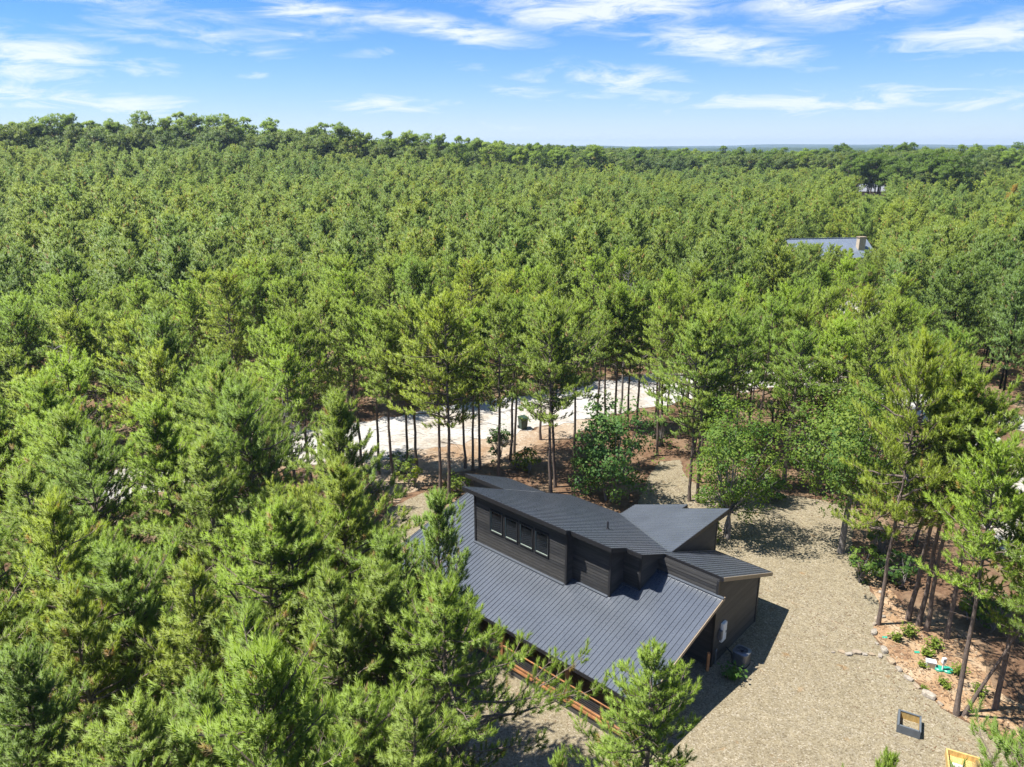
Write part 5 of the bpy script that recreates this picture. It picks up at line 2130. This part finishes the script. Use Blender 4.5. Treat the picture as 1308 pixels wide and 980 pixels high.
# low growth on the forest floor, nobody could count it
ur = np.random.default_rng(9)
ux, uy = ur.uniform(-60, 60, 2600), ur.uniform(8, 85, 2600)
k = free(ux, uy, 1.0)
ux, uy = ux[k], uy[k]
pv, pf, pt, n0 = [], [], [], 0
for x, y in zip(ux, uy):
    n = int(ur.integers(5, 12))
    c = np.column_stack([x + ur.normal(0, .35, n), y + ur.normal(0, .35, n), gz(x, y) + ur.uniform(.1, .8, n) * ur.uniform(.4, 1)])
    v, f, nr = leaf_quads(ur, c, np.zeros((n, 3)), .26, 1.0)
    pv.append(v)
    pf.append(f + n0)
    pt.append(np.full(len(v), ur.uniform(.1, 1)))
    n0 += len(v)
tag(link_mesh('undergrowth', mesh_np('undergrowth', np.vstack(pv), np.vstack(pf), [M['leaves']], np.concatenate(pt), smooth_=True)), kind='stuff')

# fallen needles and leaves along the edges of the yard
lr = np.random.default_rng(21)
px_, py_ = lr.uniform(-8, 34, 26000), lr.uniform(16, 52, 26000)
den = 0.5 + 0.5 * np.sin(px_ * .9 + 2 * np.sin(py_ * .5)) * np.cos(py_ * .8)
near_tree = np.min(np.hypot(px_[:, None] - np.array(PINES)[None, :, 0], py_[:, None] - np.array(PINES)[None, :, 1]), axis=1)
k = inside(YARD, px_, py_) & (lr.random(len(px_)) < np.clip(1.25 - near_tree / 5.5, .02, 1) * den)
px_, py_ = px_[k], py_[k]
n = len(px_)
c = np.column_stack([px_, py_, gz(px_, py_) + .030 + lr.uniform(0, .012, n)])
a = lr.uniform(0, 6.28, n)
L_ = lr.uniform(.02, .075, n)[:, None]
e1 = np.column_stack([np.cos(a), np.sin(a), lr.normal(0, .12, n)]) * L_
e2 = np.column_stack([-np.sin(a), np.cos(a), np.zeros(n)]) * lr.uniform(.005, .02, n)[:, None]
v = np.stack([c - e1 - e2, c + e1 - e2, c + e1 + e2, c - e1 + e2], 1).reshape(-1, 3)
M['litter'] = simple('fallen_needles', (0.13, 0.075, 0.04), 0.9, var=.4, scale=3.0)
tag(link_mesh('needle_litter', mesh_np('needle_litter', v, np.arange(n * 4).reshape(-1, 4), [M['litter']])), kind='stuff')
# broken stone and straw on the dirt bank
br = np.random.default_rng(31)
bx, by = br.uniform(14, 26, 9000), br.uniform(20, 36, 9000)
k = inside(BANK, bx, by)
bx, by = bx[k][:1500], by[k][:1500]
n = len(bx) // 3
oc = np.array([[1, 0, 0], [0, 1, 0], [-1, 0, 0], [0, -1, 0], [0, 0, 1], [0, 0, -.6]], float)
of = np.array([[0, 1, 4], [1, 2, 4], [2, 3, 4], [3, 0, 4], [1, 0, 5], [2, 1, 5], [3, 2, 5], [0, 3, 5]])
sz = br.uniform(.018, .075, n) * (1 + .8 * (br.random(n) > .93))
v = oc[None] * sz[:, None, None] * br.uniform(.6, 1.3, (n, 6, 1)) * [1, .8, .55]
a = br.uniform(0, 6.28, n)
v = np.stack([v[..., 0] * np.cos(a)[:, None] - v[..., 1] * np.sin(a)[:, None], v[..., 0] * np.sin(a)[:, None] + v[..., 1] * np.cos(a)[:, None], v[..., 2]], -1)
v += np.column_stack([bx[:n], by[:n], gz(bx[:n], by[:n]) + .025])[:, None]
f = (of[None] + 6 * np.arange(n)[:, None, None]).reshape(-1, 3)
tag(link_mesh('rubble', mesh_np('rubble', v.reshape(-1, 3), f, [M['stone']])), kind='stuff')
c = np.column_stack([bx[n:], by[n:], gz(bx[n:], by[n:]) + .022 + br.uniform(0, .012, len(bx) - n)])
m_ = len(c)
a = br.uniform(0, 6.28, m_)
e1 = np.column_stack([np.cos(a), np.sin(a), br.normal(0, .12, m_)]) * br.uniform(.03, .12, m_)[:, None]
e2 = np.column_stack([-np.sin(a), np.cos(a), np.zeros(m_)]) * br.uniform(.008, .03, m_)[:, None]
v = np.stack([c - e1 - e2, c + e1 - e2, c + e1 + e2, c - e1 + e2], 1).reshape(-1, 3)
tag(link_mesh('straw_litter', mesh_np('straw_litter', v, np.arange(m_ * 4).reshape(-1, 4), [M['litter']])), kind='stuff')

m = MB()
p = [at(1000, 764, 0), at(1040, 782, 0), at(1080, 802, 0), at(1118, 821, 0)]
m.tube([(x, y, g(x, y) + .028) for x, y in p], .012, 6)
tag(m.build('buried_cable', M['soffit']), 'thin brown cable lying straight across the gravel towards the largest boulder', 'cable')

# ------------------------------------------------------------------ the air
hz = MB()
hz.box((-7600, -40, -60), (7600, 7600, 86))
m = bpy.data.materials.new('haze')
m.use_nodes = True
nt = m.node_tree
nt.nodes.clear()
out = nt.nodes.new('ShaderNodeOutputMaterial')
pv_ = nt.nodes.new('ShaderNodeVolumePrincipled')
pv_.inputs['Color'].default_value = (0.62, 0.81, 1.0, 1)
pv_.inputs['Density'].default_value = 0.00015
pv_.inputs['Anisotropy'].default_value = 0.2
nt.links.new(pv_.outputs[0], out.inputs['Volume'])
tag(hz.build('haze', m), kind='stuff')
